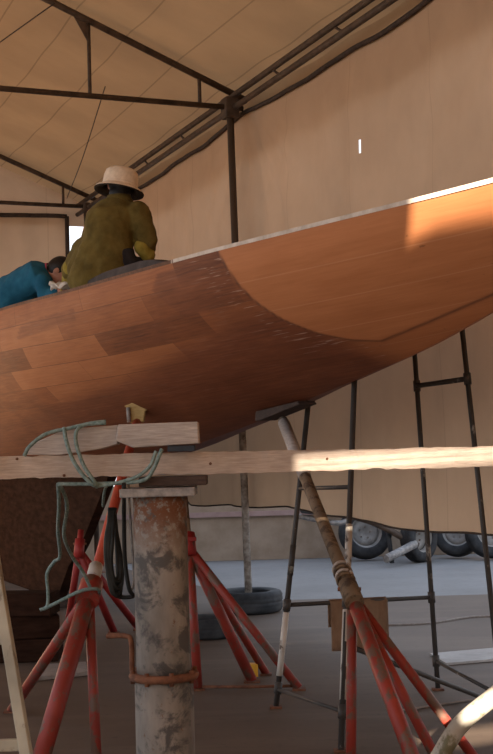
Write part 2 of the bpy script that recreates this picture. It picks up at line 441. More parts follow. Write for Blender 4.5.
# far end curtain
rows = []; co_ = []
def find_n(px, s, z):
    return min((k * .01 for k in range(200, 500)), key=lambda n: abs(proj(ns(n, s, z))[0] - px))
def proj(p): d = p - CAM; w = d.dot(fw); return (246.5 + F * d.dot(rt) / w, 377 - F * d.dot(up) / w)
E_MAX = find_n(66, S_FAR, 4.2)
E_N = [-3.2 + (E_MAX + 3.2) * j / 110 for j in range(111)]
for n in E_N:
    r = []
    for k in range(41):
        z = .05 + (4.86 - .05) * k / 40
        zz = z - (.1 * math.sin(math.pi * ((n + 3.2) % 2.5) / 2.5)) * (k / 40) * .4
        r.append(ns(n, S_FAR + .035 * math.sin(n * 5) + .02 * math.sin(n * 11 + z), zz)); co_.append((n, z, 0))
    rows.append(r)
eb = MB().grid(rows); eb.attr['cloth'] = ('FLOAT_VECTOR', co_); w_end = struct(eb.build('wall_back', 'curtain'))
MB().tube([r[-1] - D * .03 for r in rows[::2]], .03, 8, False).build('top_hem', 'hem', w_end)
MB().tube([p - D * .03 for p in rows[-1][::2]], .03, 8, False).build('side_hem', 'hem', w_end)
# fabric triangle closing the far gable above the curtain
co_ = []; rows = []
for n in [-3.2 + 8.2 * j / 60 for j in range(61)]:
    zt_ = roof_z(n) + .06; rows.append([ns(n, S_FAR + .08, 4.74 + (zt_ - 4.74) * k / 6) for k in range(7)]); co_ += [(n, 4.7 + k * .3, 0) for k in range(7)]
tb = MB().grid(rows); tb.attr['cloth'] = ('FLOAT_VECTOR', co_); struct(tb.build('wall_back', 'curtain'))

# near gable behind the photographer: canvas with openings added and shaped to throw the sun patches
OPEN = [(.29, .84, 4.48, 4.70), (.40, 1.3, 2.38, 2.50)] + [(-.27, 1.1, z_, z_ + .0085) for z_ in (3.672, 3.702, 3.732)]   # the last ones: thin slits added to dim the sun on the plank
def slant(n, z):
    if abs(z - 4.48) < 1e-6: return z + .04 - .50 * min(.5, max(0, n - .33))
    if 3.6 < z < 3.78: return z - .052 * min(1.4, max(0, n + .27))
    return z
def in_open(n, z): return any(a < n < b and c < z < d for a, b, c, d in OPEN)
nl = sorted(set([-3.2 + 8.1 * j / 40 for j in range(41)] + [x for o in OPEN for x in o[:2]]))
zl = sorted(set([z for z in [.05 + 6.6 * k / 34 for k in range(35)] if not (4.2 < z < 4.75 or 3.55 < z < 3.8 or 2.1 < z < 2.55)] + [x for o in OPEN for x in o[2:]]))
co_ = []; rows = []
for n in nl: rows.append([ns(n, S_NEAR, slant(n, z)) for z in zl]); co_ += [(n, z, 0) for z in zl]
def gskip(i, j):
    nm, zm = (nl[i] + nl[i + 1]) / 2, (zl[j] + zl[j + 1]) / 2
    return in_open(nm, zm) or zm > roof_z(nm) + .05
ng = MB().grid(rows, True, gskip); ng.attr['cloth'] = ('FLOAT_VECTOR', co_); struct(ng.build('wall_front', 'curtain'))
co_ = []; rows = []
for n in [-3.2 + 8.2 * j / 60 for j in range(61)]:
    zt_ = roof_z(n) + .10; rows.append([ns(n, S_NEAR - .03, 4.86 + (zt_ - 4.86) * k / 6) for k in range(7)]); co_ += [(n, 4.7 + k * .3, 0) for k in range(7)]
tb = MB().grid(rows); tb.attr['cloth'] = ('FLOAT_VECTOR', co_); struct(tb.build('wall_front', 'curtain'))

# steel frame of the tent
def truss(s, label, inplane=True):
    t = thing('roof_truss', ns(4.82, s, 4.90), label, 'roof truss', 'steel roof trusses of the tent')
    a = lambda n, z: ns(n, s, z)
    MB().tube([a(4.95, roof_z(4.95)), a(RIDGE_N, RIDGE + .0)], .032, 10).build('rafter', 'steel', t)
    MB().tube([a(RIDGE_N, RIDGE + .0), a(-3.2, roof_z(-3.2))], .032, 10).build('rafter', 'steel', t)
    MB().tube([a(4.9, 4.90), a(-3.2, 4.90)], .027, 10).build('bottom_chord', 'steel', t)
    for n in (4.45, 3.35, 2.1, RIDGE_N, -.4, -1.7):
        MB().tube([a(n, 4.90), a(n, roof_z(n) - .01)], .018, 8).build('strut', 'steel', t)
    for n in (3.35,):
        MB().prism([a(n + .0, roof_z(n) - .03), a(n - .14, roof_z(n - .14) - .03), a(n, roof_z(n) - .22)], D * .012).build('gusset', 'steel', t)
    return t
truss(s1, 'dark steel roof truss meeting the tall pole above the hull')
truss(s2, 'dark steel roof truss farthest away, by the end curtain of the tent')
def pole(s, label, foot=.0):
    t = thing('tent_pole', ns(4.82, s, foot), label, 'tent pole', 'tent poles')
    MB().tube([ns(4.82, s, foot + .012), ns(4.765, s, 4.84)], .036, 12, False).build('shaft', 'steel' if s != s1 else 'polemix', t)
    MB().box(ns(4.82, s, foot + .006), N * .09, D * .09, Z * .006).build('foot_plate', 'rust', t)
    MB().box(ns(4.765, s, 4.89), N * (.07 if s == s1 else .045), D * (.08 if s == s1 else .05), Z * (.10 if s == s1 else .06)).build('joint', 'steel', t, .01)
    return t
def b_pm(g):
    t = g.nd('ShaderNodeNewGeometry'); sx = g.nd('ShaderNodeSeparateXYZ'); g.nt.links.new(t.outputs['Position'], sx.inputs[0])
    f = g.noise(g.co(), 12, 6)
    k = g.ramp(g.math('DIVIDE', sx.outputs[2], 5.0), [(.33, (1, 1, 1)), (.40, (0, 0, 0))])
    c = g.mix(k, (.072, .05, .036), g.ramp(f, [(.35, (.13, .10, .08)), (.6, (.42, .38, .34))]))
    return g.pbr(c, .6)
MT['polemix'] = mat('pole painted grey at its lower half', b_pm)
pole(s1, 'tall tent pole rising from a tyre on the floor behind the hull')
pole(s2, 'far tent pole at the corner beside the bright gap')
t = thing('eave_beam', ns(4.82, s1, 5.0), 'double tube eave beam running along the top of the side curtain', 'beam')
for z in (5.01, 4.89):
    MB().tube([ns(4.79, S_NEAR + .1, z), ns(4.79, S_FAR, z)], .030, 10).build('rail', 'steel', t)
for k in range(13):
    s = S_NEAR + .4 + k * 1.25
    MB().tube([ns(4.79, s, 4.89), ns(4.79, s + .2, 5.01)], .012, 6).build('lacing_bar', 'steel', t)
# wires under the roof
def wire(p, q, label, r=.007):
    m = p.lerp(q, .5) - Z * .06
    tag(MB().tube([p, m, q], r, 6).build('brace_wire', 'hem'), label, 'wire', 'brace wires under the roof')
wire(ns(3.0, s1 - .1, roof_z(3.0) - .05), ns(2.2, s2, roof_z(2.2) - .05), 'thin wire under the roof running from the near truss to the far one')
wire(ns(3.5, s1, 5.0), ns(4.5, s2, 5.0), 'thin wire hanging between the bottom chords of both trusses', .005)

# ------------------------------------------------------------------ the boat
CN = 3.30                                                    # centre plane
S_BOW, S_STERN = 3.15, 17.0
def interp(tab, x):
    if x <= tab[0][0]: return tab[0][1]
    for i in range(len(tab) - 1):
        x0, y0 = tab[i]; x1, y1 = tab[i + 1]
        if x <= x1:
            m0 = (y1 - tab[i - 1][1]) / (x1 - tab[i - 1][0]) if i else (y1 - y0) / (x1 - x0)
            m1 = (tab[i + 2][1] - y0) / (tab[i + 2][0] - x0) if i + 2 < len(tab) else (y1 - y0) / (x1 - x0)
            h = x1 - x0; t = (x - x0) / h
            return (2 * t ** 3 - 3 * t * t + 1) * y0 + (t ** 3 - 2 * t * t + t) * h * m0 + (-2 * t ** 3 + 3 * t * t) * y1 + (t ** 3 - t * t) * h * m1
    return tab[-1][1]
KEEL = [(3.15, 2.56), (3.6, 2.43), (4.2, 2.285), (4.99, 2.115), (5.68, 1.985), (6.345, 1.895), (7.05, 1.805), (7.83, 1.70), (8.74, 1.60), (10, 1.46), (11.5, 1.36), (13.5, 1.34), (15.5, 1.6), (17, 2.0)]
SHEER = [(3.15, 2.60), (4.4, 2.565), (5.5, 2.565), (6.5, 2.575), (8, 2.585), (9.75, 2.63), (13, 2.66), (17, 2.72)]
BEAM = [(3.15, .03), (3.6, .16), (4.41, .40), (5.5, .665), (6.5, .864), (8, 1.10), (9.75, 1.27), (11.5, 1.33), (13.5, 1.24), (15.5, .95), (17, .55)]
def section(s, t):
    b, zs, zk = interp(BEAM, s), interp(SHEER, s), interp(KEEL, s); H = zs - zk
    k = min(1, max(0, (s - 4.0) / 5.5))
    p0 = (0, zk); p1 = (b * (.34 + .26 * k), zk + H * (.20 - .13 * k)); p2 = (b * (.80 + .22 * k), zk + H * (.58 - .08 * k)); p3 = (b, zs)
    u = 1 - t
    return tuple(u ** 3 * a + 3 * u * u * t * c + 3 * u * t * t * d + t ** 3 * e for a, c, d, e in zip(p0, p1, p2, p3))
NV = 88
sst = []
s = S_BOW
while s < S_STERN: sst.append(s); s += .02 if s < 9 else (.04 if s < 10 else .15)
sst.append(S_STERN)
def hull_side(sign):
    rows, hc = [], []
    for s in sst:
        pts = [section(s, j / NV) for j in range(NV + 1)]; L = [0]
        for a, b in zip(pts[:-1], pts[1:]): L.append(L[-1] + math.hypot(b[0] - a[0], b[1] - a[1]))
        rows.append([ns(CN - sign * y, s, z) for y, z in pts]); hc += [(s, L[-1] - l, z) for l, (y, z) in zip(L, pts)]   # girth measured down from the sheer
    return rows, hc
near, hcn = hull_side(1); far, hcf = hull_side(-1)
m = NV + 1
bm_faces = [(i * m + j, i * m + j + 1, (i + 1) * m + j + 1, (i + 1) * m + j) for i in range(len(sst) - 1) for j in range(NV)]
tree = BVHTree.FromPolygons([p for r in near for p in r], bm_faces)
def hit(px, py):
    d = ray(px, py).normalized(); p, n_, i, dist = tree.ray_cast(CAM, d)
    return p
def hull_uv(px, py):
    p = hit(px, py)
    if p is None: return None
    s = p.dot(D); i = min(range(len(sst)), key=lambda k: abs(sst[k] - s))
    j = min(range(m), key=lambda j: abs(near[i][j].z - p.z) + abs((near[i][j] - p).dot(N)))
    return (s, hcn[i * m + j][1])
def seg_d(p, a, b):
    ax, ay = a; bx, by = b; dx, dy = bx - ax, by - ay; L = dx * dx + dy * dy
    t = 0 if L == 0 else max(0, min(1, ((p[0] - ax) * dx + (p[1] - ay) * dy) / L))
    return math.hypot(p[0] - ax - t * dx, p[1] - ay - t * dy)
def poly_d(p, pl): return min(seg_d(p, a, b) for a, b in zip(pl[:-1], pl[1:]))
def inside(p, poly):
    c = False; n = len(poly)
    for i in range(n):
        (x0, y0), (x1, y1) = poly[i], poly[i - 1]
        if (y0 > p[1]) != (y1 > p[1]) and p[0] < (x1 - x0) * (p[1] - y0) / (y1 - y0) + x0: c = not c
    return c
# outline of the pale new panel and of the weathered planking with shade in its colour, in hull coordinates (length, girth)
arc = [q for q in (hull_uv(*p) for p in ((219, 254), (226, 266), (238, 284), (256, 302), (282, 319), (318, 333), (352, 340), (382, 341), (430, 322), (470, 305), (488, 297))) if q]
a0 = arc[0]; al = arc[-1]; slope = (al[1] - arc[-3][1]) / (al[0] - arc[-3][0])
arc = [(a0[0] + .01, -.05)] + arc + [(3.1, al[1] + slope * (3.1 - al[0]))]
panel_poly = arc + [(3.1, -.05)]
wl_ = [q for q in (hull_uv(*p) for p in ((12, 418), (70, 398), (140, 372), (190, 345), (235, 318), (262, 308))) if q]
w_top = sorted(wl_)
def w_line(s):
    if s <= w_top[0][0]: return w_top[0][1]
    if s >= w_top[-1][0]: return w_top[-1][1]
    for a, b in zip(w_top[:-1], w_top[1:]):
        if s <= b[0]: return a[1] + (b[1] - a[1]) * (s - a[0]) / (b[0] - a[0])
dark_pl = []
for pl in ([(152, 292), (157, 274), (219, 256), (232, 280), (246, 303), (186, 318)], [(16, 342), (20, 325), (74, 307), (77, 322)], [(124, 332), (164, 318), (172, 340), (126, 350)]):
    q = [hull_uv(*c) for c in pl]
    if all(q): dark_pl.append(q)
def sstep(a, b, x): t = max(0, min(1, (x - a) / (b - a))); return t * t * (3 - 2 * t)
s_lower = arc[8][0]
def masks(hc):
    pan, sea, wea, scu = [], [], [], []
    for (s, v, z) in hc:
        p = (s, v); d = poly_d(p, arc) if s < 9 else 9
        ins = inside(p, panel_poly)
        low = (not ins) and s < s_lower + .35
        lw = sstep(s_lower + .35, s_lower - .1, s) if low else 0
        pan.append(sstep(-.012, .012, d) * 1.0 if ins else lw * .9)
        sea.append(math.exp(-(d / .010) ** 2) * (.95 if s < s_lower + .9 else .35))
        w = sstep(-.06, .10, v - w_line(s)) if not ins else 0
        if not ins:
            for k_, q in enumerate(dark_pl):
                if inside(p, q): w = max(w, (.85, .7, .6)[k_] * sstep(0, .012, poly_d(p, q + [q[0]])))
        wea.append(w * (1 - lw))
        scu.append((sstep(.40, .05, d) * .55 + .06) * (0 if ins or lw > .5 else 1))
    return pan, sea, wea, scu
boat = thing('sailing_boat', ns(CN, 12.5, .12), 'wooden sailing boat hull under repair, bare planks with a pale curved panel', 'boat')
hb = MB().grid(near); hb.grid([r[::-1] for r in far])
hcf_r = []
for i in range(len(sst)): hcf_r += hcf[i * m:(i + 1) * m][::-1]
hc_all = hcn + hcf_r; pa, se, we, sc = masks(hcn); pb, sb, wb, sd = masks(hcf_r)
hb.attr = {'hullco': ('FLOAT_VECTOR', hc_all), 'panel': ('FLOAT', pa + pb), 'seam': ('FLOAT', se + sb), 'weather_shade': ('FLOAT', we + wb), 'scuff': ('FLOAT', sc + sd)}
# transom
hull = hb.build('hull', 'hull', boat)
tr = [near[-1][j] for j in range(m)] + [far[-1][j] for j in range(m - 1, 0, -1)]
MB().add(tr, [tuple(range(len(tr)))], False).build('transom', 'deckwood', boat)
# deck just under the sheer, slightly cambered
rows = []
for s in sst[::3] + [sst[-1]]:
    b, zs = interp(BEAM, s), interp(SHEER, s)
    bd = max(.004, min((section(s, t_ / 60) for t_ in range(61)), key=lambda q: abs(q[1] - (zs - .028)))[0] - .008)
    rows.append([ns(CN + bd * k / 6, s, zs - .028 + .05 * b * (1 - (k / 6) ** 2)) for k in range(-6, 7)])
MB().grid(rows).build('deck', 'deckwood', boat)
# toe rail: pale edge at the bow, dark wood aft
for sign in (1, -1):
    for lo, hi, mm in ((3.0, 6.75, 'toerail'), (6.72, 17.1, 'railwood')):
        rb = MB(); rows = []; q = N * (-sign)
        for s in [x for x in sst if lo <= x <= hi][::4] + [min(hi, S_STERN)]:
            p = ns(CN - sign * (interp(BEAM, s) - .004), s, interp(SHEER, s) + .004)
            rows.append([p + q * .0055 - Z * .010, p + q * .0055 + Z * .010, p - q * .03 + Z * .010, p - q * .03 - Z * .03])
        rb.grid(rows, False).build('toe_rail', mm, boat)
# fin keel
kl = [onN(px, py, CN - .05) for px, py in ((118, 449), (111, 466), (102, 490), (81, 543), (68, 567), (57, 598))]
kp = [(q.dot(D), q.z) for q in kl] + [(13.0, .13), (13.4, .12), (16.2, .12), (16.6, 1.9), (13.5, 1.7)]
kb = MB(); KN = len(kp)
ks = []
def kt(s, z): return .035 + .13 * min(1, max(0, (s - 10.3 - max(0, 1.5 - z) * 1.45) / 1.2))
for sg in (-1, 1): ks.append([ns(CN + sg * kt(s, z) * .5, s, z) for s, z in kp])
kb.add(ks[0] + ks[1], [tuple(range(KN)), tuple(range(KN, 2 * KN))[::-1]] + [(i, (i + 1) % KN, KN + (i + 1) % KN, KN + i) for i in range(KN)], False)
kb.build('keel', 'keel', boat)
# dark coaming standing on the deck near the edge
rows = []; prof = []
sc_ = [s for s in sst if 6.72 < s < 12.5][::4]
for i, s in enumerate(sc_):
    b, zs = interp(BEAM, s), interp(SHEER, s); h = .085 * sstep(6.72, 7.3, s) + .002 - .065 * sstep(7.7, 8.5, s); q = b - .07
    base = zs - .04
    rows.append([ns(CN - q, s, base), ns(CN - q + .02, s, base + .04 + h), ns(CN - q + .07, s, base + .045 + h), ns(CN - q + .09, s, base)])
MB().grid(rows, False).build('coaming', 'coaming', boat)
# pad block under the fin keel
tag(MB().box(ns(CN, 13.4, .06), N * .3, D * .35, Z * .058).build('keel_block', 'darkblock', None, .01), 'dark timber block on the floor under the keel', 'block')
cx = at(24, 660, 9.9)  # stacked dark boxes added to fill the dark area beside the keel
for k_, (lab, z_, rot, hl) in enumerate((('dark block at the bottom of the stack beside the keel', .085, .0, .27), ('dark block in the middle of the stack beside the keel', .255, .25, .25), ('dark block on top of the stack beside the keel', .425, -.1, .24))):
    u_ = (rt0 * math.cos(rot) + V((0, 1, 0)) * math.sin(rot)); v_ = Z.cross(u_)
    tag(MB().box((cx.x, 9.95, z_), u_ * hl, v_ * .15, Z * .084).build('stack_block', 'keel', None, .01), lab, 'timber', 'stacked dark blocks beside the keel')
q_ = [gr(x, y) + Z * .003 for x, y in ((33, 682), (88, 676), (86, 666), (36, 669))]
tag(MB().prism(q_, Z * .03).build('floor_slab', 'cordwood', None, .004), 'pale flat slab on the floor behind the left red stand', 'slab')

# ------------------------------------------------------------------ red boat stands
def stand(label, apex, feet, arm, cols, radii, arm_r, head=None):
    base = sum((V(f) for f in feet), V((0, 0, 0))) / len(feet)
    t = thing('boat_stand', (base.x, base.y, 0), label, 'boat stand', 'red steel boat stands')
    for f, r in zip(feet, radii):
        f = V(f); lg = MB().tube([apex + (f - apex).normalized() * .02, f + Z * .012], r, 14, False).build('leg', cols[0], t)
        MB().box(f + Z * .006, (r * 1.5, 0, 0), (0, r * 1.5, 0), (0, 0, .006)).build('foot_plate', 'rust', lg)
    dv = (V(arm[1]) - V(arm[0])).normalized()
    MB().tube([apex - dv * .06, apex + dv * .10], max(radii) * 1.35, 14, False).build('collar', cols[1], t)
    MB().tube(arm, arm_r, 14, False).build('arm', cols[2], t)
    MB().tube([apex + dv * .06 - rt * .055, apex + dv * .06 + rt * .055], .010, 8, False).build('clamp_bolt', 'rust', t)
    return t, dv
# left stand in front
h1 = hit(137, 410)
ap = at(89, 594, 6.7)
t, dv = stand('worn red boat stand with teal rope tied round it, left of the grey pillar', ap,
      [gr(12, 712), gr(35, 782), gr(97, 772)], [ap - Z * .02, h1 - ray(137, 410).normalized() * .06 - Z * .075], ('red', 'red', 'orange'), (.030, .045, .026), .030)
axs = (h1 - ap).normalized()
MB().tube([ap + axs * .14, ap + axs * .27], .038, 14, False).build('sleeve', 'tubewhite', t)
hd = MB()
side = V((1, .1, .05)).normalized(); fwd = V((0, 1, 0))
c0 = h1 - ray(137, 410).normalized() * .055
hd.prism([c0 + side * a + Z * b - fwd * .04 for a, b in ((-.05, -.085), (.045, -.085), (.058, -.012), (.105, .004), (.03, .042), (-.02, .052), (-.085, .032), (-.045, .004))], fwd * .085)
hp = hd.build('head_pad', 'yellowwood', t, .006)
MB().tube([c0 - side * .055 + Z * .02 - fwd * .05, c0 - side * .05 - Z * .08 - fwd * .05], .014, 8).build('bracket', 'greymetal', hp)

# right stand with the long weathered pole
h2 = hit(279, 406)
ap = at(352, 596, 6.15)
pole_top = at(283, 421, h2.y - .02)
t, dv = stand('red boat stand with a long weathered pole propping the bow', ap,
      [gr(351, 782), gr(432, 812), gr(450, 788), gr(488, 778)], [ap + (pole_top - ap) * .0, pole_top], ('red', 'rustpole', 'rustpole'), (.024, .034, .024, .024), .032)
MB().tube([ap + (pole_top - ap) * .62 - rt * .0, ap + (pole_top - ap) * .985], .036, 12, False).build('sleeve', 'timber', t)
for k in range(4):
    p = ap + (pole_top - ap) * (.07 + .018 * k); a = (pole_top - ap).normalized(); u_ = a.orthogonal().normalized(); w_ = a.cross(u_)
    MB().tube([p + (u_ * math.cos(q * .6) + w_ * math.sin(q * .6)) * .040 for q in range(11)], .008, 6).build('lashing', 'timber' if k % 2 else 'rustpole', t)
pd = MB()
pu = D * -1
hp_ = [hit(257, 409), hit(297, 399)]
p0_, p1_ = hp_[0], hp_[1]
dirp = (p1_ - p0_).normalized(); nrm = -Z
pd.prism([p0_ + nrm * .012 - dirp * .02, p1_ + nrm * .012, p1_ + nrm * .035 + dirp * .02, p0_ + nrm * .075 + dirp * .02, p0_ + nrm * .07 - dirp * .03], N * .12)
pd.build('head_pad', 'darkblock', t, .006)

# middle stand behind the pillar
ap = at(189, 548, 8.6)
t, dv = stand('red boat stand behind the grey pillar with a yellow foot on one leg', ap,
      [gr(198, 690), gr(252, 682), gr(266, 675), gr(299, 690)], [ap, at(184, 492, 8.75)], ('red', 'darkred', 'rustpole'), (.030, .036, .026, .028), .022)
MB().box(gr(253, 676) + Z * .035, rt * .035, V((0, .035, 0)), Z * .05).build('foot_sleeve', 'yellow', t, .006)
MB().tube([gr(199, 690) + Z * .02, gr(252, 690) + Z * .02, gr(299, 689) + Z * .02], .010, 8, False).build('tie_bar', 'rust', t)
MB().box(ap + Z * .06, rt * .05, V((0, .03, 0)), Z * .012).build('screw_handle', 'darkred', t)

# rear stand on the far side of the keel
ap = at(79, 551, 10.9)
t, dv = stand('dark red boat stand farthest back, half hidden behind the keel', ap,
      [gr(67, 634), gr(114, 633), gr(139, 630)], [ap, at(81, 530, 10.95)], ('darkred', 'darkred', 'darkred'), (.030, .032, .032), .026)

# ------------------------------------------------------------------ pillar, plank, timbers
PY = 5.85
pc = at(164, 680, PY); px_, py_ = pc.x, pc.y
zf = at(164, 675, PY).z; zt_p = at(160, 496, PY).z
R = .122
pil = thing('pipe_pillar', (px_, py_, 0), 'thick grey rusted pipe pillar standing under the long plank', 'pillar')
def pipe(z0, z1, r, name):
    b = MB().lathe((px_, py_, 0), Z, [(0.001, z0)] + [(r, z0 + (z1 - z0) * k / 16) for k in range(17)] + [(.001, z1)], 40)
    b.attr['up'] = ('FLOAT_VECTOR', [(0, 0, (p[2]) / zt_p) for p in b.v])
    return b.build(name, 'pillar', pil)
pipe(0.0, zf - .012, R * 1.07, 'lower_pipe'); pipe(zf + .012, zt_p, R * .99, 'upper_pipe')
fl = MB().lathe((px_, py_, zf), Z, [(.01, -.014), (.15, -.016), (.157, 0), (.15, .016), (.01, .014)], 36, ref=(1, 0, 0)); fl.build('flange', 'rust', pil)
for k in range(8):
    a = 2 * math.pi * k / 8 + .3; MB().lathe((px_ + .142 * math.cos(a), py_ + .142 * math.sin(a), zf), Z, [(.001, -.028), (.011, -.028), (.011, .028), (.001, .028)], 6).build('bolt', 'rust', pil)
plate_top = at(150, 487.5, PY).z
MB().box((px_ + .0, py_, (plate_top + zt_p) / 2), rt0 * .165, (0, .15, 0), Z * ((plate_top - zt_p) / 2)).build('cap_plate', 'greymetal', pil, .004)
pa_ = at(107, 636, PY + .05)
MB().tube([pa_, at(125, 636, PY + .02), at(131, 641, PY), at(132, 668, PY), V((px_ - .135, py_, zf + .01))], .012, 8).build('hook_rod', 'rust', pil)

PLY = 5.80                                                     # plank
pl_a_t, pl_a_b = at(-70, 458, 5.75), at(-70, 481, 5.75)
pl_b_t, pl_b_b = at(600, 444, 6.15), at(600, 464, 6.15)
L_t = [pl_a_t, pl_b_t]; zmid0 = (pl_a_t.z + pl_a_b.z) / 2; zmid1 = (pl_b_t.z + pl_b_b.z) / 2
plank = thing('scaffold_plank', ((pl_a_t + pl_b_t) / 2), 'long weathered wooden plank running across, its right half in sunlight', 'plank')
npl = 90; pb = MB(); rows = [[], [], [], []]; prow = []
hw = .11
for k in range(npl + 1):
    t_ = k / npl; c = V((pl_a_t.x + (pl_b_t.x - pl_a_t.x) * t_, 5.75 + .40 * t_, 0))
    zt_ = pl_a_t.z + (pl_b_t.z - pl_a_t.z) * t_; zb_ = pl_a_b.z + (pl_b_b.z - pl_a_b.z) * t_
    rg = lambda: random.uniform(-.0025, .0025)
    chew = .006 if random.random() < .12 else 0
    prow.append([V((c.x, c.y, zb_ + chew + rg())), V((c.x, c.y + rg(), zt_ - chew * .6 + rg())), V((c.x, c.y + hw * 1.9, zt_ + rg())), V((c.x, c.y + hw * 1.9, zb_ + rg())), ])
pb.grid([r + [r[0]] for r in prow], False)
pb.f += [(0, 1, 2, 3), tuple(len(pb.v) - 5 + i for i in (3, 2, 1, 0))]; pb.sm += [False, False]
pb.build('board', 'plankwood', plank, 0, weld=False)
def plank_top(x): t_ = (x - pl_a_t.x) / (pl_b_t.x - pl_a_t.x); return pl_a_t.z + (pl_b_t.z - pl_a_t.z) * t_
def plank_y(x): t_ = (x - pl_a_t.x) / (pl_b_t.x - pl_a_t.x); return 5.75 + .4 * t_
def plank_bot(x): t_ = (x - pl_a_t.x) / (pl_b_t.x - pl_a_t.x); return pl_a_b.z + (pl_b_b.z - pl_a_b.z) * t_
for x_, y_ in ((13, 459), (60, 476), (209, 464), (331, 459)):
    q = at(x_, y_, 5.70); yy = plank_y(q.x) - .002
    MB().lathe((q.x, yy, q.z), (0, -1, 0), [(.001, .004), (.006, .003), (.007, -.006)], 8).build('nail_head', 'rust', plank)
# dark packing block between pillar cap and plank
bx = px_ + .02; zb_ = plank_bot(bx)
tag(MB().box((bx + .045, 5.86, (plate_top + zb_) / 2), rt0 * .15, (0, .10, 0), Z * ((zb_ - plate_top) / 2 - .006)).build('packing_block', 'darkblock', None, .004), 'dark timber block between the pillar cap and the plank', 'block')
# timbers lying on the plank
x0, x1 = at(116, 440, 5.78).x, at(199, 440, 5.78).x
zb_ = plank_top((x0 + x1) / 2); zt0, zt1 = at(118, 424.5, 5.78).z, at(198, 421.5, 5.78).z
zlow0, zlow1 = at(140, 447.5, 5.78).z, at(198, 443.5, 5.78).z
tb = MB().prism([V((x0, 5.77, at(116, 441, 5.77).z)), V((x0 + .075, 5.77, zlow0)), V((x1, 5.77, zlow1)), V((x1 - .003, 5.77, zt1)), V((x0 + .01, 5.77, zt0))], (0, .15, 0))
tag(tb.build('timber_offcut', 'timber', None, .005), 'short grey timber with an angled end lying over the plank below the hull', 'timber', 'timber pieces on the plank')
xa, xb = at(168, 450, 5.84).x, at(195, 450, 5.84).x
tag(MB().box(((xa + xb) / 2, 5.86, (plank_top(xa) + zlow1) / 2), rt0 * ((xb - xa) / 2), (0, .06, 0), Z * ((zlow1 - plank_top(xa)) / 2 - .006)).build('spacer_block', 'bluepad', None, .003), 'small dark blue block between the grey timber and the plank', 'block')
wedge = MB().prism([at(22, 455, 5.80), at(34, 443, 5.80), at(66, 429, 5.80), at(117.5, 425, 5.80), at(117.5, 444, 5.80), at(100, 449, 5.80), at(60, 455, 5.80)], (0, .12, 0))
tag(wedge.build('timber_wedge', 'timber', None, .004), 'tapered grey timber wedge on the plank with teal rope looped over it', 'timber', 'timber pieces on the plank')

# ------------------------------------------------------------------ rope
rp = MB()
Yf = 5.715
rr = .0088
def R_(pts, r=rr): rp.tube([at(*p) for p in pts], r, 8, True, 10)
R_([(24, 456, 5.74), (30, 446, 5.74), (46, 434, 5.76), (70, 428, 5.77), (92, 423, 5.77), (106, 421.5, 5.78)])
R_([(64, 428, 5.76), (66, 440, Yf), (72, 458, Yf), (82, 474, Yf), (92, 484, Yf), (97, 486, Yf + .02)])
R_([(106, 423, 5.76), (84, 425, 5.75), (76, 433, Yf), (77, 447, Yf), (84, 466, Yf), (94, 481, Yf), (97, 487, 5.75)])
R_([(162, 449, 5.72), (159, 456, Yf), (153, 470, Yf), (144, 480, 5.72), (120, 483, 5.74), (84, 484, 5.76), (58, 484, 5.76)])
R_([(156, 451, 5.72), (150, 466, Yf), (136, 477, 5.72), (112, 484, 5.74), (98, 486, 5.75)], rr * .9)
R_([(58, 484, 5.76), (59, 505, 5.9), (58, 530, 6.2), (60, 556, 6.5), (54, 562, 6.55), (47, 574, 6.6), (48, 592, 6.62), (47, 606, 6.62), (40, 610, 6.62)])
R_([(60, 484, 5.76), (67, 505, 5.95), (64, 535, 6.2), (72, 556, 6.45), (83, 572, 6.55), (90, 587, 6.6)])
R_([(44, 609, 6.62), (60, 601, 6.60), (78, 592, 6.58), (90, 589, 6.58), (99, 590, 6.62), (98, 597, 6.72)])
R_([(106, 486, 5.78), (104, 494, 5.9), (103, 506, 6.2)], rr * .8)
tag(rp.build('rope', 'rope'), 'teal rope tied round the plank and timbers and hanging to the left red stand', 'rope')

# black cable bundle hanging beside the pillar
cbm = MB()
random.seed(3)
for k in range(9):
    x = 110 + random.uniform(-3, 4); b = random.uniform(578, 594)
    cbm.tube([at(112 + random.uniform(-2, 3), 508, 6.05), at(x - random.uniform(0, 4), 540, 6.0), at(x - 2, (540 + b) / 2, 6.0), at(x + 2, b, 6.0), at(x + 8, b + 1, 6.02), at(x + 9, 565, 6.04), at(116, 530, 6.06), at(114, 508, 6.06)], .011, 7, True, 8)
cbl = thing('cable_bundle', at(112, 590, 6.0), 'black cable bundle hanging beside the grey pillar', 'cable')
cbm.build('coil', 'black', cbl)
MB().tube([at(124, 484, 5.72), at(124, 520, 5.9), at(125, 560, 5.98), at(129, 588, 6.0), at(133, 596, 6.03), at(120, 597, 6.03), at(112, 592, 6.03)], .010, 8).build('loose_loop', 'black', cbl)
MB().tube([at(128, 480, 5.74), at(131, 530, 5.92), at(134, 580, 6.0), at(130, 594, 6.02)], .006, 8).build('loose_loop', 'greymetal', cbl)

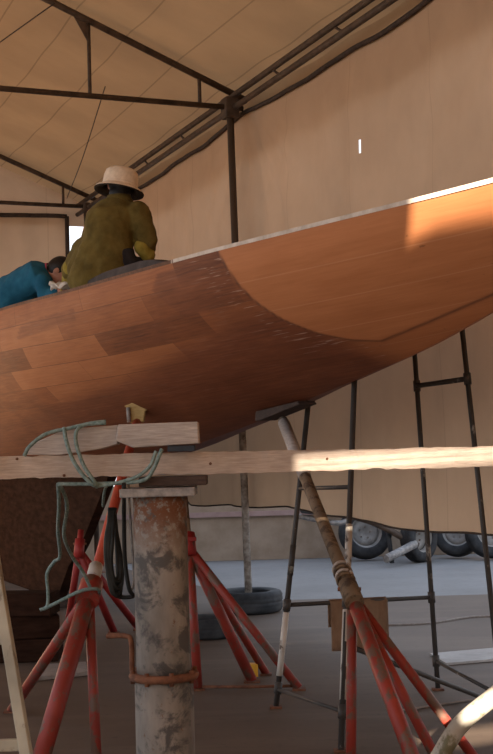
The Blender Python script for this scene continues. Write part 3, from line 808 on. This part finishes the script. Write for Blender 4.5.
# ------------------------------------------------------------------ tubular trestle under the bow
sc_t = thing('scaffold_trestle', gr(390, 700), 'dark tubular scaffold trestle standing behind and under the bow', 'scaffold')
AL0, AL1 = gr(276, 708), onN(309, 398, 3.42)
AR0, AR1 = gr(341, 752), onN(354.5, 378, 3.38)
BL0 = gr(438, 690); BL1 = onN(414.5, 352, 4.28)
BR1 = onN(462, 328, 4.28); BR0 = gr(503, 712)
def ext(a, b, z): return b if z is None else a + (b - a) * ((z - a.z) / (b.z - a.z))
def onleg(a, b, py):       # the point of a leg at image row py
    best = min(((a.lerp(b, k / 400)) for k in range(401)), key=lambda p: abs(proj(p)[1] - py)); return best
def proj(p): d = p - CAM; w = d.dot(fw); return (246.5 + F * d.dot(rt) / w, 377 - F * d.dot(up) / w)
BL2, BR2 = ext(BL0, BL1, 2.45), ext(BR0, BR1, 2.45)
def clearA(a, b):          # stop a leg just under the planking
    d = (b - a).normalized(); p, _, _, dist = tree.ray_cast(a, d); 
    return b if p is None else a + d * (dist - .012)
AL1, AR1 = clearA(AL0, AL0 + (AL1 - AL0) * 1.15), clearA(AR0, AR0 + (AR1 - AR0) * 1.15)
tr_ = .0165
for a, b, mm in ((AL0, AL1, 'tube'), (AR0, AR1, 'tube'), (BL0, BL2, 'tube'), (BR0, BR2, 'tube')):
    lg = MB().tube([a + Z * .01, b], tr_, 10, False).build('leg', mm, sc_t)
    MB().box(a + Z * .006, (.035, 0, 0), (0, .035, 0), (0, 0, .006)).build('foot_plate', 'rust', lg)
def bar(p, q, r=.014, m_='tube', name='rung'): return MB().tube([p, q], r, 10, False).build(name, m_, sc_t)
bar(onleg(BL0, BL2, 386), onleg(BR0, BR2, 379), .017)
bar(onleg(BL0, BL2, 300), onleg(BR0, BR2, 290), .017)
bar(onleg(AL0, AL1, 605), onleg(BL0, BL2, 597), .013, 'tube', 'brace')
bar(onleg(BL0, BL2, 661), onleg(BR0, BR2, 696), .012, 'tube', 'brace')
bar(onleg(AR0, AR1, 645), onleg(BR0, BR2, 705), .014, 'tube', 'brace')
bar(onleg(AL0, AL1, 690), onleg(AR0, AR1, 712), .010, 'tube', 'brace')
bar(onleg(AL0, AL1, 488), onleg(AR0, AR1, 487), .012)
for a, b, y in ((AL0, AL1, 605), (AL0, AL1, 688), (AR0, AR1, 711), (AR0, AR1, 601), (BL0, BL2, 597), (BL0, BL2, 661), (BL0, BL2, 386), (BR0, BR2, 379)):
    p = onleg(a, b, y); d = (b - a).normalized(); MB().tube([p - d * .035, p + d * .035], .024, 10, False).build('coupler', 'tube', sc_t)
p, q = onleg(AL0, AL1, 560), onleg(AL0, AL1, 600); MB().tube([onleg(AL0, AL1, 545), onleg(AL0, AL1, 575)], .0185, 10, False).build('sleeve', 'tube', sc_t)
MB().tube([onleg(AL0, AL1, 612), onleg(AL0, AL1, 676)], .019, 10, False).build('sleeve', 'tubewhite', sc_t)
MB().tube([onleg(AR0, AR1, 524), onleg(AR0, AR1, 572)], .019, 10, False).build('sleeve', 'tubewhite', sc_t)
MB().tube([onleg(AR0, AR1, 610), onleg(AR0, AR1, 700)], .019, 10, False).build('sleeve', 'tubewhite', sc_t)
# brown sheet hung over the cross bar
bp = lambda t_: onleg(AL0, AL1, 605).lerp(onleg(BL0, BL2, 597), t_)
def tx(px):
    return min((k / 400 for k in range(401)), key=lambda t_: abs(proj(bp(t_))[0] - px))
ta, tb_ = tx(329), tx(386)
rows = []
bd = (bp(1) - bp(0)).normalized(); bn = bd.cross(Z).normalized()
if bn.y > 0: bn = -bn
for k in range(17):
    t_ = ta + (tb_ - ta) * k / 16; p = bp(t_); r = []
    for j in range(15):
        l = -.18 + .50 * j / 14
        if l < -.03: q = p - bn * .018 + Z * (.0 + (l + .03) * 1.0)
        elif l < .03: a = l / .03 * math.pi / 2; q = p + bn * (.018 * math.sin(a)) + Z * (.018 * math.cos(a))
        else: q = p + bn * (.018 + .008 * math.sin(k * .8)) - Z * (l - .03)
        r.append(q)
    rows.append(r)
sb_ = MB().grid(rows).build('hanging_sheet', 'board')
so = sb_.modifiers.new('thick', 'SOLIDIFY'); so.thickness = .004; so.offset = 0
tag(sb_, 'brown sheet hung over the cross bar behind the right red stand', 'sheet')

# ------------------------------------------------------------------ tyres and outdoor scrap
def wheel_parts(t, c, axis, Rr, w, rim=True, hub=False):
    prof = [(Rr * .60, -w * .40), (Rr * .66, -w * .48), (Rr * .84, -w * .52), (Rr * .95, -w * .46), (Rr, -w * .30), (Rr * .985, -w * .22), (Rr, -w * .16), (Rr, -w * .04), (Rr * .985, 0), (Rr, w * .04), (Rr, w * .16), (Rr * .985, w * .22), (Rr, w * .30), (Rr * .95, w * .46), (Rr * .84, w * .52), (Rr * .66, w * .48), (Rr * .60, w * .40), (Rr * .62, 0)]
    ty = MB().lathe(c, axis, prof, 40, True)
    o = ty.build('tyre', 'rubber', t)
    if rim:
        MB().lathe(c, axis, [(Rr * .63, -w * .40), (Rr * .60, -w * .42), (Rr * .54, -w * .3), (Rr * .50, 0), (Rr * .3, -w * .05), (Rr * .12, -w * .30), (.001, -w * .30)], 32).build('rim', 'rim', t)
        MB().lathe(c, axis, [(Rr * .62, w * .40), (Rr * .54, w * .3), (Rr * .51, 0.01)], 32).build('rim', 'rim', t)
        for k in range(5):
            ax = V(axis).normalized(); u = ax.orthogonal().normalized(); q = ax.cross(u); a = 2 * math.pi * k / 5
            MB().lathe(V(c) + (u * math.cos(a) + q * math.sin(a)) * Rr * .22 - ax * w * .2, ax, [(.001, -.03), (.011, -.03), (.011, .02)], 6).build('wheel_nut', 'rust', t)
    return o
def flat_tyre(c, Rr, w, label):
    t = thing('tyre', (c.x, c.y, 0), label, 'tyre', 'tyres')
    wheel_parts(t, (c.x, c.y, w * .53), Z, Rr, w, False); return t
flat_tyre(ns(4.82, s1), .325, .20, 'tyre lying flat on the floor round the foot of the tall tent pole')
c2 = gr(208, 637); flat_tyre(c2, .235, .16, 'smaller tyre lying flat on the floor behind the grey pillar')

YW = 18.7                                                      # low wall outside
wb = MB().box((2.5, YW + .12, .55), (9, 0, 0), (0, .1, 0), (0, 0, .55)); struct(wb.build('wall_outside', 'stucco'))
lb = MB().box((2.5, YW - .0, .66), (9, 0, 0), (0, .03, 0), (0, 0, .035)); struct(lb.build('trim_2', 'pinkledge'))

def lean_wheel(px, Y, Rr, w, yaw, label, lean=8):
    g0 = at(px, 500, Y); a = math.radians(yaw); l = math.radians(lean)
    ax = V((math.sin(a) * math.cos(l), -math.cos(a) * math.cos(l), math.sin(l)))
    c = V((g0.x, Y, Rr * math.cos(l) + w * .5 * math.sin(l) + .002))
    t = thing('wheel', (c.x, c.y, 0), label, 'wheel', 'old wheels outside')
    wheel_parts(t, c, ax, Rr, w); return t
lean_wheel(364, 18.15, .37, .17, 10, 'dusty wheel outside, directly behind the pole of the right red stand', 12)
lean_wheel(456, 18.1, .33, .20, -14, 'tyred wheel outside under the curtain, second from the right edge', 14)
lean_wheel(489, 17.7, .34, .20, 5, 'tyred wheel outside, cut by the right edge of the photo', 14)
cart = thing('scrap_trailer', gr(410, 566), 'dark wheeled scrap frame with tubes lying outside under the curtain', 'trailer')
cwc = V((at(419, 540, 17.6).x, 17.6, .33))
wheel_parts(cart, cwc, V((.75, -.66, 0)), .33, .20)
Yc = 17.55
hubp = cwc - V((.75, -.66, 0)) * -.05
MB().tube([at(330, 512, 17.45), at(372, 522, 17.40), at(418, 546, Yc - .1)], .045, 10).build('frame_tube', 'steel', cart)
MB().tube([at(386, 559, 16.9), at(415, 544, 17.35)], .055, 10).build('axle', 'greymetal', cart)
MB().tube([at(350, 508, 17.45), at(400, 516, 17.40), at(440, 530, 17.6)], .03, 10).build('frame_tube', 'steel', cart)
MB().tube([at(388, 528, 17.5), at(392, 563, 17.4)], .03, 8).build('prop_stay', 'rubber', cart)
MB().box(at(412, 514, 17.7), (.28, .0, .02), (0, .2, 0), (0, 0, .10)).build('box_body', 'rubber', cart, .02)
MB().tube([at(298, 516, 17.40), at(338, 523, 17.40), at(352, 516, 17.45)], .035, 8).build('tow_bar', 'greymetal', cart)
MB().tube([at(296, 503, 17.45), at(330, 512, 17.45), at(352, 517, 17.45)], .035, 8).build('frame_tube', 'steel', cart)
MB().box(at(318, 507, 17.45), (.24, 0, -.03), (0, .15, 0), (0, 0, .10)).build('tool_box', 'rubber', cart, .02)

# pale board and cord on the floor at the right
a, b, c, d = gr(430, 656), gr(500, 650), gr(503, 661), gr(446, 666)
tag(MB().prism([p + Z * .003 for p in (a, b, c, d)], Z * .018).build('floor_board', 'paleboard', None, .002), 'pale flat board lying on the floor at the right', 'board')
MT['cord'] = simple('dusty cord', (.16, .13, .11), (.22, .185, .16), 30, .9)
tag(MB().tube([gr(386, 626) + Z * .008, gr(430, 624) + Z * .008, gr(470, 618) + Z * .008, gr(505, 617) + Z * .008], .011, 8).build('floor_cord', 'cord'), 'thin pale cord lying across the floor at the right', 'cord', 'cords on the floor')
tag(MB().tube([gr(395, 713) + Z * .008, gr(440, 706) + Z * .008, gr(500, 697) + Z * .008], .007, 8).build('floor_cord', 'cord'), 'thin pale cord nearest the photo bottom, between the red stand legs', 'cord')

# cream ladder leaning on the plank at the left
lad = thing('ladder', gr(10, 860), 'cream painted ladder cut by the left edge, in front of the red stand', 'ladder')
r0a, r0b = at(26.5, 757, 5.05), at(-4, 572, 5.38)
dr = (r0b - r0a).normalized(); f0 = r0a - dr * (r0a.z / dr.z) ; tpz = 1.62; e0 = r0a + dr * ((tpz - r0a.z) / dr.z)
off = rt0 * -.40
for o_ in (V((0, 0, 0)), off): MB().beam(f0 + o_ + Z * .01, e0 + o_, .055, .042, V((0, 1, 0)).cross(dr).cross(dr)).build('rail', 'cream', lad, .004)
for k in range(5):
    p = f0.lerp(e0, (.02 + k * .235)); 
    MB().beam(p + rt0 * .0, p + off, .034, .044).build('rung', 'cream', lad, .004)
# bent white tube trestle carrying the plank at the right
hoop = thing('tube_trestle', gr(420, 800), 'bent white tube in the bottom right corner, lit by the sun', 'trestle')
hx = at(575, 470, 5.5)
foot = gr(418, 805); foot.y = foot.y
zpb = plank_bot(hx.x) - .02; yp = plank_y(hx.x) + .1
MB().tube([foot + Z * .03, at(440, 756, 5.35), at(462, 723, 5.37), at(498, 693, 5.4), at(545, 655, 5.5), V((hx.x, 5.7, .9)), V((hx.x + .03, yp, zpb))], .037, 16).build('tube', 'whitepipe', hoop)
MB().tube([V((hx.x + .6, 5.3, .03)), V((hx.x + .3, 5.5, .5)), V((hx.x + .07, yp, zpb - .02))], .035, 14).build('tube', 'whitepipe', hoop)

# ------------------------------------------------------------------ people
def limb(mb, a, b, r0, r1, n=14):
    a, b = V(a), V(b); mb.tube([a, b], [r0, r1], n, False)
    mb.ellipsoid(a, (r0, 0, 0), (0, r0, 0), (0, 0, r0), 14, 8); mb.ellipsoid(b, (r1, 0, 0), (0, r1, 0), (0, 0, r1), 14, 8)
def head_mb(mb, c, face, upv, r=.105):
    face = V(face).normalized(); upv = (V(upv) - face * V(upv).dot(face)).normalized(); sd = face.cross(upv)
    mb.ellipsoid(c, sd * r * .74, face * r * .93, upv * r * 1.1, 24, 16)
    mb.ellipsoid(c - upv * r * .55 + face * r * .25, sd * r * .52, face * r * .62, upv * r * .62, 18, 10)      # jaw
    mb.tube([c + face * r * .9 + upv * r * .12, c + face * r * 1.18 - upv * r * .28], [r * .10, r * .19], 8, False)   # nose
    mb.ellipsoid(c + face * r * .84 - upv * r * .62, sd * r * .25, face * r * .14, upv * r * .07, 12, 6)         # lips
    for s_ in (-1, 1):
        mb.ellipsoid(c + sd * s_ * r * .78 - upv * r * .05, sd * r * .10, face * r * .18, upv * r * .28, 10, 8)  # ears
        mb.ellipsoid(c + face * r * .80 + upv * r * .22 + sd * s_ * r * .32, sd * r * .24, face * r * .12, upv * r * .08, 10, 6)
    return face, upv, sd
def hand_mb(mb, w, d, nrm, thumb, sc=1.0, curl=.5):
    d = V(d).normalized(); nrm = (V(nrm) - d * V(nrm).dot(d)).normalized(); sd = d.cross(nrm).normalized()
    if sd.dot(V(thumb)) < 0: sd = -sd
    w = V(w); pc = w + d * .045 * sc
    mb.ellipsoid(pc, sd * .042 * sc, d * .052 * sc, nrm * .019 * sc, 16, 10)
    for k, L in enumerate((.074, .083, .077, .060)):
        b = w + d * .080 * sc + sd * (.031 - .0205 * k) * sc; dir_ = d
        pts = [b - d * .02 * sc]
        for seg, f in enumerate((.45, .32, .23)):
            ang = curl * (.45 + .5 * seg); dd = d * math.cos(ang) - nrm * math.sin(ang); pts.append(pts[-1] + dd * (L * f + (.02 if seg == 0 else 0)) * sc)
        mb.tube(pts, [.0095 * sc, .0092 * sc, .0085 * sc, .0072 * sc], 10, False)
        mb.ellipsoid(pts[-1], (.0072 * sc, 0, 0), (0, .0072 * sc, 0), (0, 0, .0072 * sc), 8, 6)
    tb = w + d * .018 * sc + sd * .028 * sc; t1 = tb + (d * .7 + sd * .7 - nrm * .2).normalized() * .036 * sc; t2 = t1 + (d * .9 + sd * .25 - nrm * .35).normalized() * .030 * sc
    mb.tube([tb, t1, t2], [.013 * sc, .0115 * sc, .0085 * sc], 10, False); mb.ellipsoid(t2, (.0085, 0, 0), (0, .0085, 0), (0, 0, .0085), 8, 6)
def ring_loft(mb, rings, n=28):
    rows = []
    for c, x, y in rings: rows.append([V(c) + V(x) * math.cos(2 * math.pi * k / n) + V(y) * math.sin(2 * math.pi * k / n) for k in range(n)])
    vs = [p for r in rows for p in r]; fs = []
    for i in range(len(rows) - 1):
        for k in range(n): fs.append((i * n + k, i * n + (k + 1) % n, (i + 1) * n + (k + 1) % n, (i + 1) * n + k))
    fs += [tuple(range(n))[::-1], tuple(range((len(rows) - 1) * n, len(rows) * n))]
    mb.add(vs, fs, True)

X = V((1, 0, 0)); Yv = V((0, 1, 0))
DECK = lambda s: interp(SHEER, s) - .03 + .05
# --- person in the olive coat, seen from behind, sitting on the deck
PYY = 8.45
pel = at(112, 279, PYY); pel.z = DECK(7.6) + .13
p1 = thing('person', (pel.x, pel.y, pel.z - .13), 'person in olive coat and pale brimmed hat sitting on the deck, back turned', 'person', 'people working on the boat')
chest = at(113, 226, 8.51); neck = at(119, 201, 8.55); hc = at(121, 185, 8.59)
shR, shL = at(138, 213, 8.48), at(94, 216, 8.55)
elR, elL = at(146.5, 240, 8.47), at(84, 250, 8.60)
wrR, wrL = at(147, 251, 8.51), at(69, 277, 8.77)
kR, kL = pel + V((.34, .30, .02)), pel + V((-.26, .42, .05))
fR, fL = pel + V((.08, .48, -.07)), pel + V((.02, .62, -.07))
bd_ = MB()
ring_loft(bd_, [(pel, X * .15, Yv * .11), (pel.lerp(chest, .4), X * .13, Yv * .10), (chest, X * .15, Yv * .11), (chest.lerp(neck, .7), X * .12, Yv * .08), (neck, X * .055, Yv * .055), (hc - Z * .05, X * .05, Yv * .05)])
for a, b, r0, r1 in ((shR, elR, .05, .042), (elR, wrR, .042, .028), (shL, elL, .05, .042), (elL, wrL, .042, .028), (chest.lerp(neck, .6), shR, .06, .055), (chest.lerp(neck, .6), shL, .06, .055),
                     (pel + X * .09, kR, .085, .06), (kR, fR, .058, .04), (pel - X * .09, kL, .085, .06), (kL, fL, .058, .04), (fR, fR + V((-.1, .16, -.01)), .036, .028), (fL, fL + V((-.08, .17, -.01)), .036, .028)): limb(bd_, a, b, r0, r1)
face, uph, sdh = head_mb(bd_, hc, (-.25, 1, -.25), Z)
hand_mb(bd_, wrR, V((-.1, .35, -.75)), V((.7, -.6, 0)), V((-.3, 1, 0))); hand_mb(bd_, wrL, V((-.2, .7, -.5)), V((0, .4, 1)), V((1, .3, 0)))
bd_.build('body', 'skin', p1, remesh=.0075, smooth_it=3)
ct = MB()
rg = []
prof = [(at(105, 292, PYY), .222, .15), (at(102, 277, PYY), .228, .16), (at(104, 260, 8.46), .192, .155), (at(108, 240, 8.48), .168, .150), (at(110, 224, 8.50), .168, .145), (at(111.5, 212, 8.52), .17, .13), (at(115, 204, 8.54), .13, .10), (at(119, 197, 8.55), .074, .075)]
for c, a, b in prof: rg.append((c, X * a, Yv * b))
ring_loft(ct, rg)
limb(ct, shR, elR, .080, .076); limb(ct, elR, at(147, 249, 8.50), .074, .060); limb(ct, shL + X * .03, elL + X * .02, .072, .066); limb(ct, elL, at(70, 272, 8.73), .085, .062)
limb(ct, at(96, 240, 8.50), at(84, 268, 8.58), .085, .115)
co1 = ct.build('coat', 'coat', p1, remesh=.011, smooth_it=4)
tex = bpy.data.textures.new('folds', 'CLOUDS'); tex.noise_scale = .09
dm = co1.modifiers.new('folds', 'DISPLACE'); dm.texture = tex; dm.strength = .028; dm.mid_level = .5
cl = MB(); ring_loft(cl, [(neck - Z * .03, X * .10, Yv * .095), (neck + Z * .012, X * .085, Yv * .085), (neck + Z * .035, X * .078, Yv * .08)]); cl.build('collar', 'coat', co1)
tr1 = MB()
for a, b, r0, r1 in ((pel + X * .09, kR, .10, .078), (kR, fR, .076, .058), (pel - X * .09, kL, .10, .078), (kL, fL, .076, .058)): limb(tr1, a, b, r0, r1)
ring_loft(tr1, [(pel - Z * .10, X * .16, Yv * .12), (pel, X * .165, Yv * .125), (pel + Z * .14, X * .15, Yv * .115)])
tr1.build('trousers', 'trousers', p1, remesh=.011, smooth_it=3)
for f, dd in ((fR, V((-.1, .16, -.01))), (fL, V((-.08, .17, -.01)))):
    sh = MB(); limb(sh, f, f + dd, .05, .042); sh.build('shoe', 'shoe', p1, remesh=.01, smooth_it=2)
gv = MB(); limb(gv, at(142, 247, 8.45), at(148, 255, 8.48), .055, .050); hand_mb(gv, wrR, V((-.1, .35, -.75)), V((.7, -.6, 0)), V((-.3, 1, 0)), 1.18); gv.build('glove', 'glove', p1, remesh=.008, smooth_it=2)
gv = MB(); limb(gv, at(71, 268, 8.69), at(68, 281, 8.77), .058, .045); hand_mb(gv, wrL, V((-.2, .7, -.5)), V((0, .4, 1)), V((1, .3, 0)), 1.18); gv.build('glove', 'glove', p1, remesh=.008, smooth_it=2)
hr = MB(); hr.ellipsoid(hc - face * .016 + uph * .006, sdh * .088, face * .098, uph * .112, 24, 14); hr.ellipsoid(neck + Z * .045 + Yv * -.02, X * .065, Yv * .05, Z * .06); hr.build('hair', 'hair', p1, remesh=.01, smooth_it=2)
for s_ in (-1, 1):
    MB().ellipsoid(hc + face * .088 + uph * .012 + sdh * s_ * .034, sdh * .014, face * .010, uph * .007, 12, 8).build('eye', 'eye', p1)
ha = (V((.17, .10, 1))).normalized(); hcn_ = at(119.5, 189, 8.57)
hat = MB().lathe(hcn_, ha, [(.166, -.018), (.160, -.004), (.14, .006), (.122, .012), (.118, .03), (.116, .085), (.108, .115), (.085, .135), (.05, .142), (.001, .144), (.001, .136), (.08, .128), (.10, .11), (.110, .03), (.112, .004), (.14, -.006), (.166, -.018)], 44).build('hat', 'hat', p1)
MB().lathe(hcn_, ha, [(.168, -.017), (.166, -.026), (.14, -.016), (.112, -.006), (.106, .05)], 44).build('brim_shade', 'hatshade', hat)  # dark layer below the brim: its shade put in as colour
MB().lathe(hcn_, ha, [(.1195, .014), (.1205, .018), (.119, .034), (.117, .036)], 44).build('hat_band', 'hat', hat)

# --- person in the blue shirt, bent low over the deck
QY = 9.80
pel2 = at(16, 293, QY + .05); pel2.z = DECK(8.7) + .17
p2 = thing('person', (pel2.x, pel2.y, pel2.z - .17), 'person in blue shirt with black hair bent low over the deck', 'person', 'people working on the boat')
up_b = at(38, 277, QY - .05); nk = at(49, 272, QY - .08); hd2 = at(59.5, 272, QY - .1)
sA, sB = at(43, 283, QY - .20), at(45, 276, QY + .12)
eA, eB = at(47, 298, QY - .22), at(55, 298, QY + .14)
wA, wB = at(59, 291, QY - .30), at(64, 292, QY - .02)
k1, k2 = pel2 + V((.20, -.06, -.10)), pel2 + V((.20, .24, -.10))
g1, g2 = pel2 + V((-.16, -.03, -.125)), pel2 + V((-.16, .20, -.125))
b2 = MB()
ax2 = (nk - pel2).normalized(); upx = Z - ax2 * Z.dot(ax2); upx.normalize()
ring_loft(b2, [(pel2 - ax2 * .06, Yv * .12, upx * .09), (pel2, Yv * .15, upx * .11), (pel2.lerp(up_b, .5), Yv * .13, upx * .10), (up_b, Yv * .16, upx * .105), (up_b.lerp(nk, .6), Yv * .11, upx * .085), (nk, Yv * .055, upx * .055), (hd2, Yv * .05, upx * .05)])
for a, b, r0, r1 in ((sA, eA, .048, .04), (eA, wA, .04, .027), (sB, eB, .048, .04), (eB, wB, .04, .027), (up_b, sA, .07, .055), (up_b, sB, .07, .055), (pel2 - Yv * .08, k1, .08, .058), (k1, g1, .055, .038), (pel2 + Yv * .08, k2, .08, .058), (k2, g2, .055, .038), (g1, g1 + V((-.14, 0, .0)), .034, .026), (g2, g2 + V((-.14, 0, 0)), .034, .026)): limb(b2, a, b, r0, r1)
face2, uph2, sdh2 = head_mb(b2, hd2, (.62, -.15, -.75), (.75, 0, .62), .10)
hand_mb(b2, wA, V((1, -.15, -.2)), V((0, 0, 1)), V((0, 1, 0)), 1, .7); hand_mb(b2, wB, V((1, -.2, -.25)), V((0, 0, 1)), V((0, -1, 0)), 1, .7)
b2.build('body', 'skin', p2, remesh=.0075, smooth_it=3)
sh = MB()
ring_loft(sh, [(pel2 - ax2 * .20 - Z * .03, Yv * .19, upx * .13), (pel2 - ax2 * .10, Yv * .205, upx * .155), (pel2, Yv * .19, upx * .15), (pel2.lerp(up_b, .5), Yv * .185, upx * .150), (up_b, Yv * .20, upx * .135), (up_b.lerp(nk, .6), Yv * .13, upx * .10), (nk, Yv * .075, upx * .07)])
for a, b, r0, r1 in ((up_b, sA, .09, .075), (up_b, sB, .09, .075), (sA, eA, .075, .062), (eA, eA.lerp(wA, .75), .06, .048), (sB, eB, .075, .062), (eB, eB.lerp(wB, .75), .06, .048)): limb(sh, a, b, r0, r1)
s2o = sh.build('shirt', 'blueshirt', p2, remesh=.011, smooth_it=4)
dm = s2o.modifiers.new('folds', 'DISPLACE'); dm.texture = tex; dm.strength = .022; dm.mid_level = .5
MB().lathe(nk + ax2 * .012, ax2, [(.064, -.012), (.071, 0), (.064, .014)], 24).build('neck_scarf', 'pink', p2)
t2 = MB()
for a, b, r0, r1 in ((pel2 - Yv * .08, k1, .095, .075), (k1, g1, .07, .055), (pel2 + Yv * .08, k2, .095, .075), (k2, g2, .07, .055)): limb(t2, a, b, r0, r1)
t2.build('trousers', 'trousers', p2, remesh=.011, smooth_it=3)
for g_ in (g1, g2):
    q = MB(); limb(q, g_, g_ + V((-.14, 0, 0)), .046, .038); q.build('shoe', 'shoe', p2, remesh=.01, smooth_it=2)
hr = MB(); hr.ellipsoid(hd2 - face2 * .020 + uph2 * .016, sdh2 * .086, face2 * .092, uph2 * .102, 24, 14); hr.build('hair', 'hair', p2)
for s_ in (-1, 1):
    MB().ellipsoid(hd2 + face2 * .085 + uph2 * .010 + sdh2 * s_ * .032, sdh2 * .013, face2 * .010, uph2 * .007, 12, 8).build('eye', 'eye', p2)
# white rag on the deck edge
rows = []
q0 = at(64, 289, 8.55)
random.seed(5)
for i in range(13):
    rows.append([q0 + V((-.09 + .24 * i / 12, -.05 + .10 * j / 6, .018 + .016 * math.sin(i * 1.3 + j) + .010 * math.sin(j * 2.3 - i * .4))) for j in range(7)])
rg_ = MB().grid(rows).build('rag', 'white'); so = rg_.modifiers.new('thick', 'SOLIDIFY'); so.thickness = .012
tag(rg_, 'crumpled white rag on the deck edge between the two workers', 'rag')

# ------------------------------------------------------------------ light
w = bpy.data.worlds.new('world'); S.world = w; w.use_nodes = True
nt = w.node_tree; bg = nt.nodes['Background']
tc = nt.nodes.new('ShaderNodeTexCoord'); sx = nt.nodes.new('ShaderNodeSeparateXYZ'); cr = nt.nodes.new('ShaderNodeValToRGB')
nt.links.new(tc.outputs['Generated'], sx.inputs[0]); nt.links.new(sx.outputs[2], cr.inputs[0]); nt.links.new(cr.outputs[0], bg.inputs[0])
cr.color_ramp.elements[0].color = (.93, .96, 1.0, 1); cr.color_ramp.elements[1].color = (.55, .70, .97, 1)
bg.inputs[1].default_value = 1.3
sl_ = bpy.data.lights.new('sun', 'SUN'); sl_.energy = 22; sl_.angle = math.radians(.42); sl_.color = (1, .85, .67)
so_ = bpy.data.objects.new('sun', sl_); C.objects.link(so_)
LDIR = V((0, .954, -.301)).normalized()
so_.rotation_euler = LDIR.to_track_quat('-Z', 'Y').to_euler()
S.view_settings.view_transform = 'Standard'; S.view_settings.look = 'None'; S.view_settings.gamma = 1
S.view_settings.use_curve_mapping = False
S.view_settings.exposure = .46
S.cycles.max_bounces = 10; S.cycles.diffuse_bounces = 6; S.cycles.transmission_bounces = 6
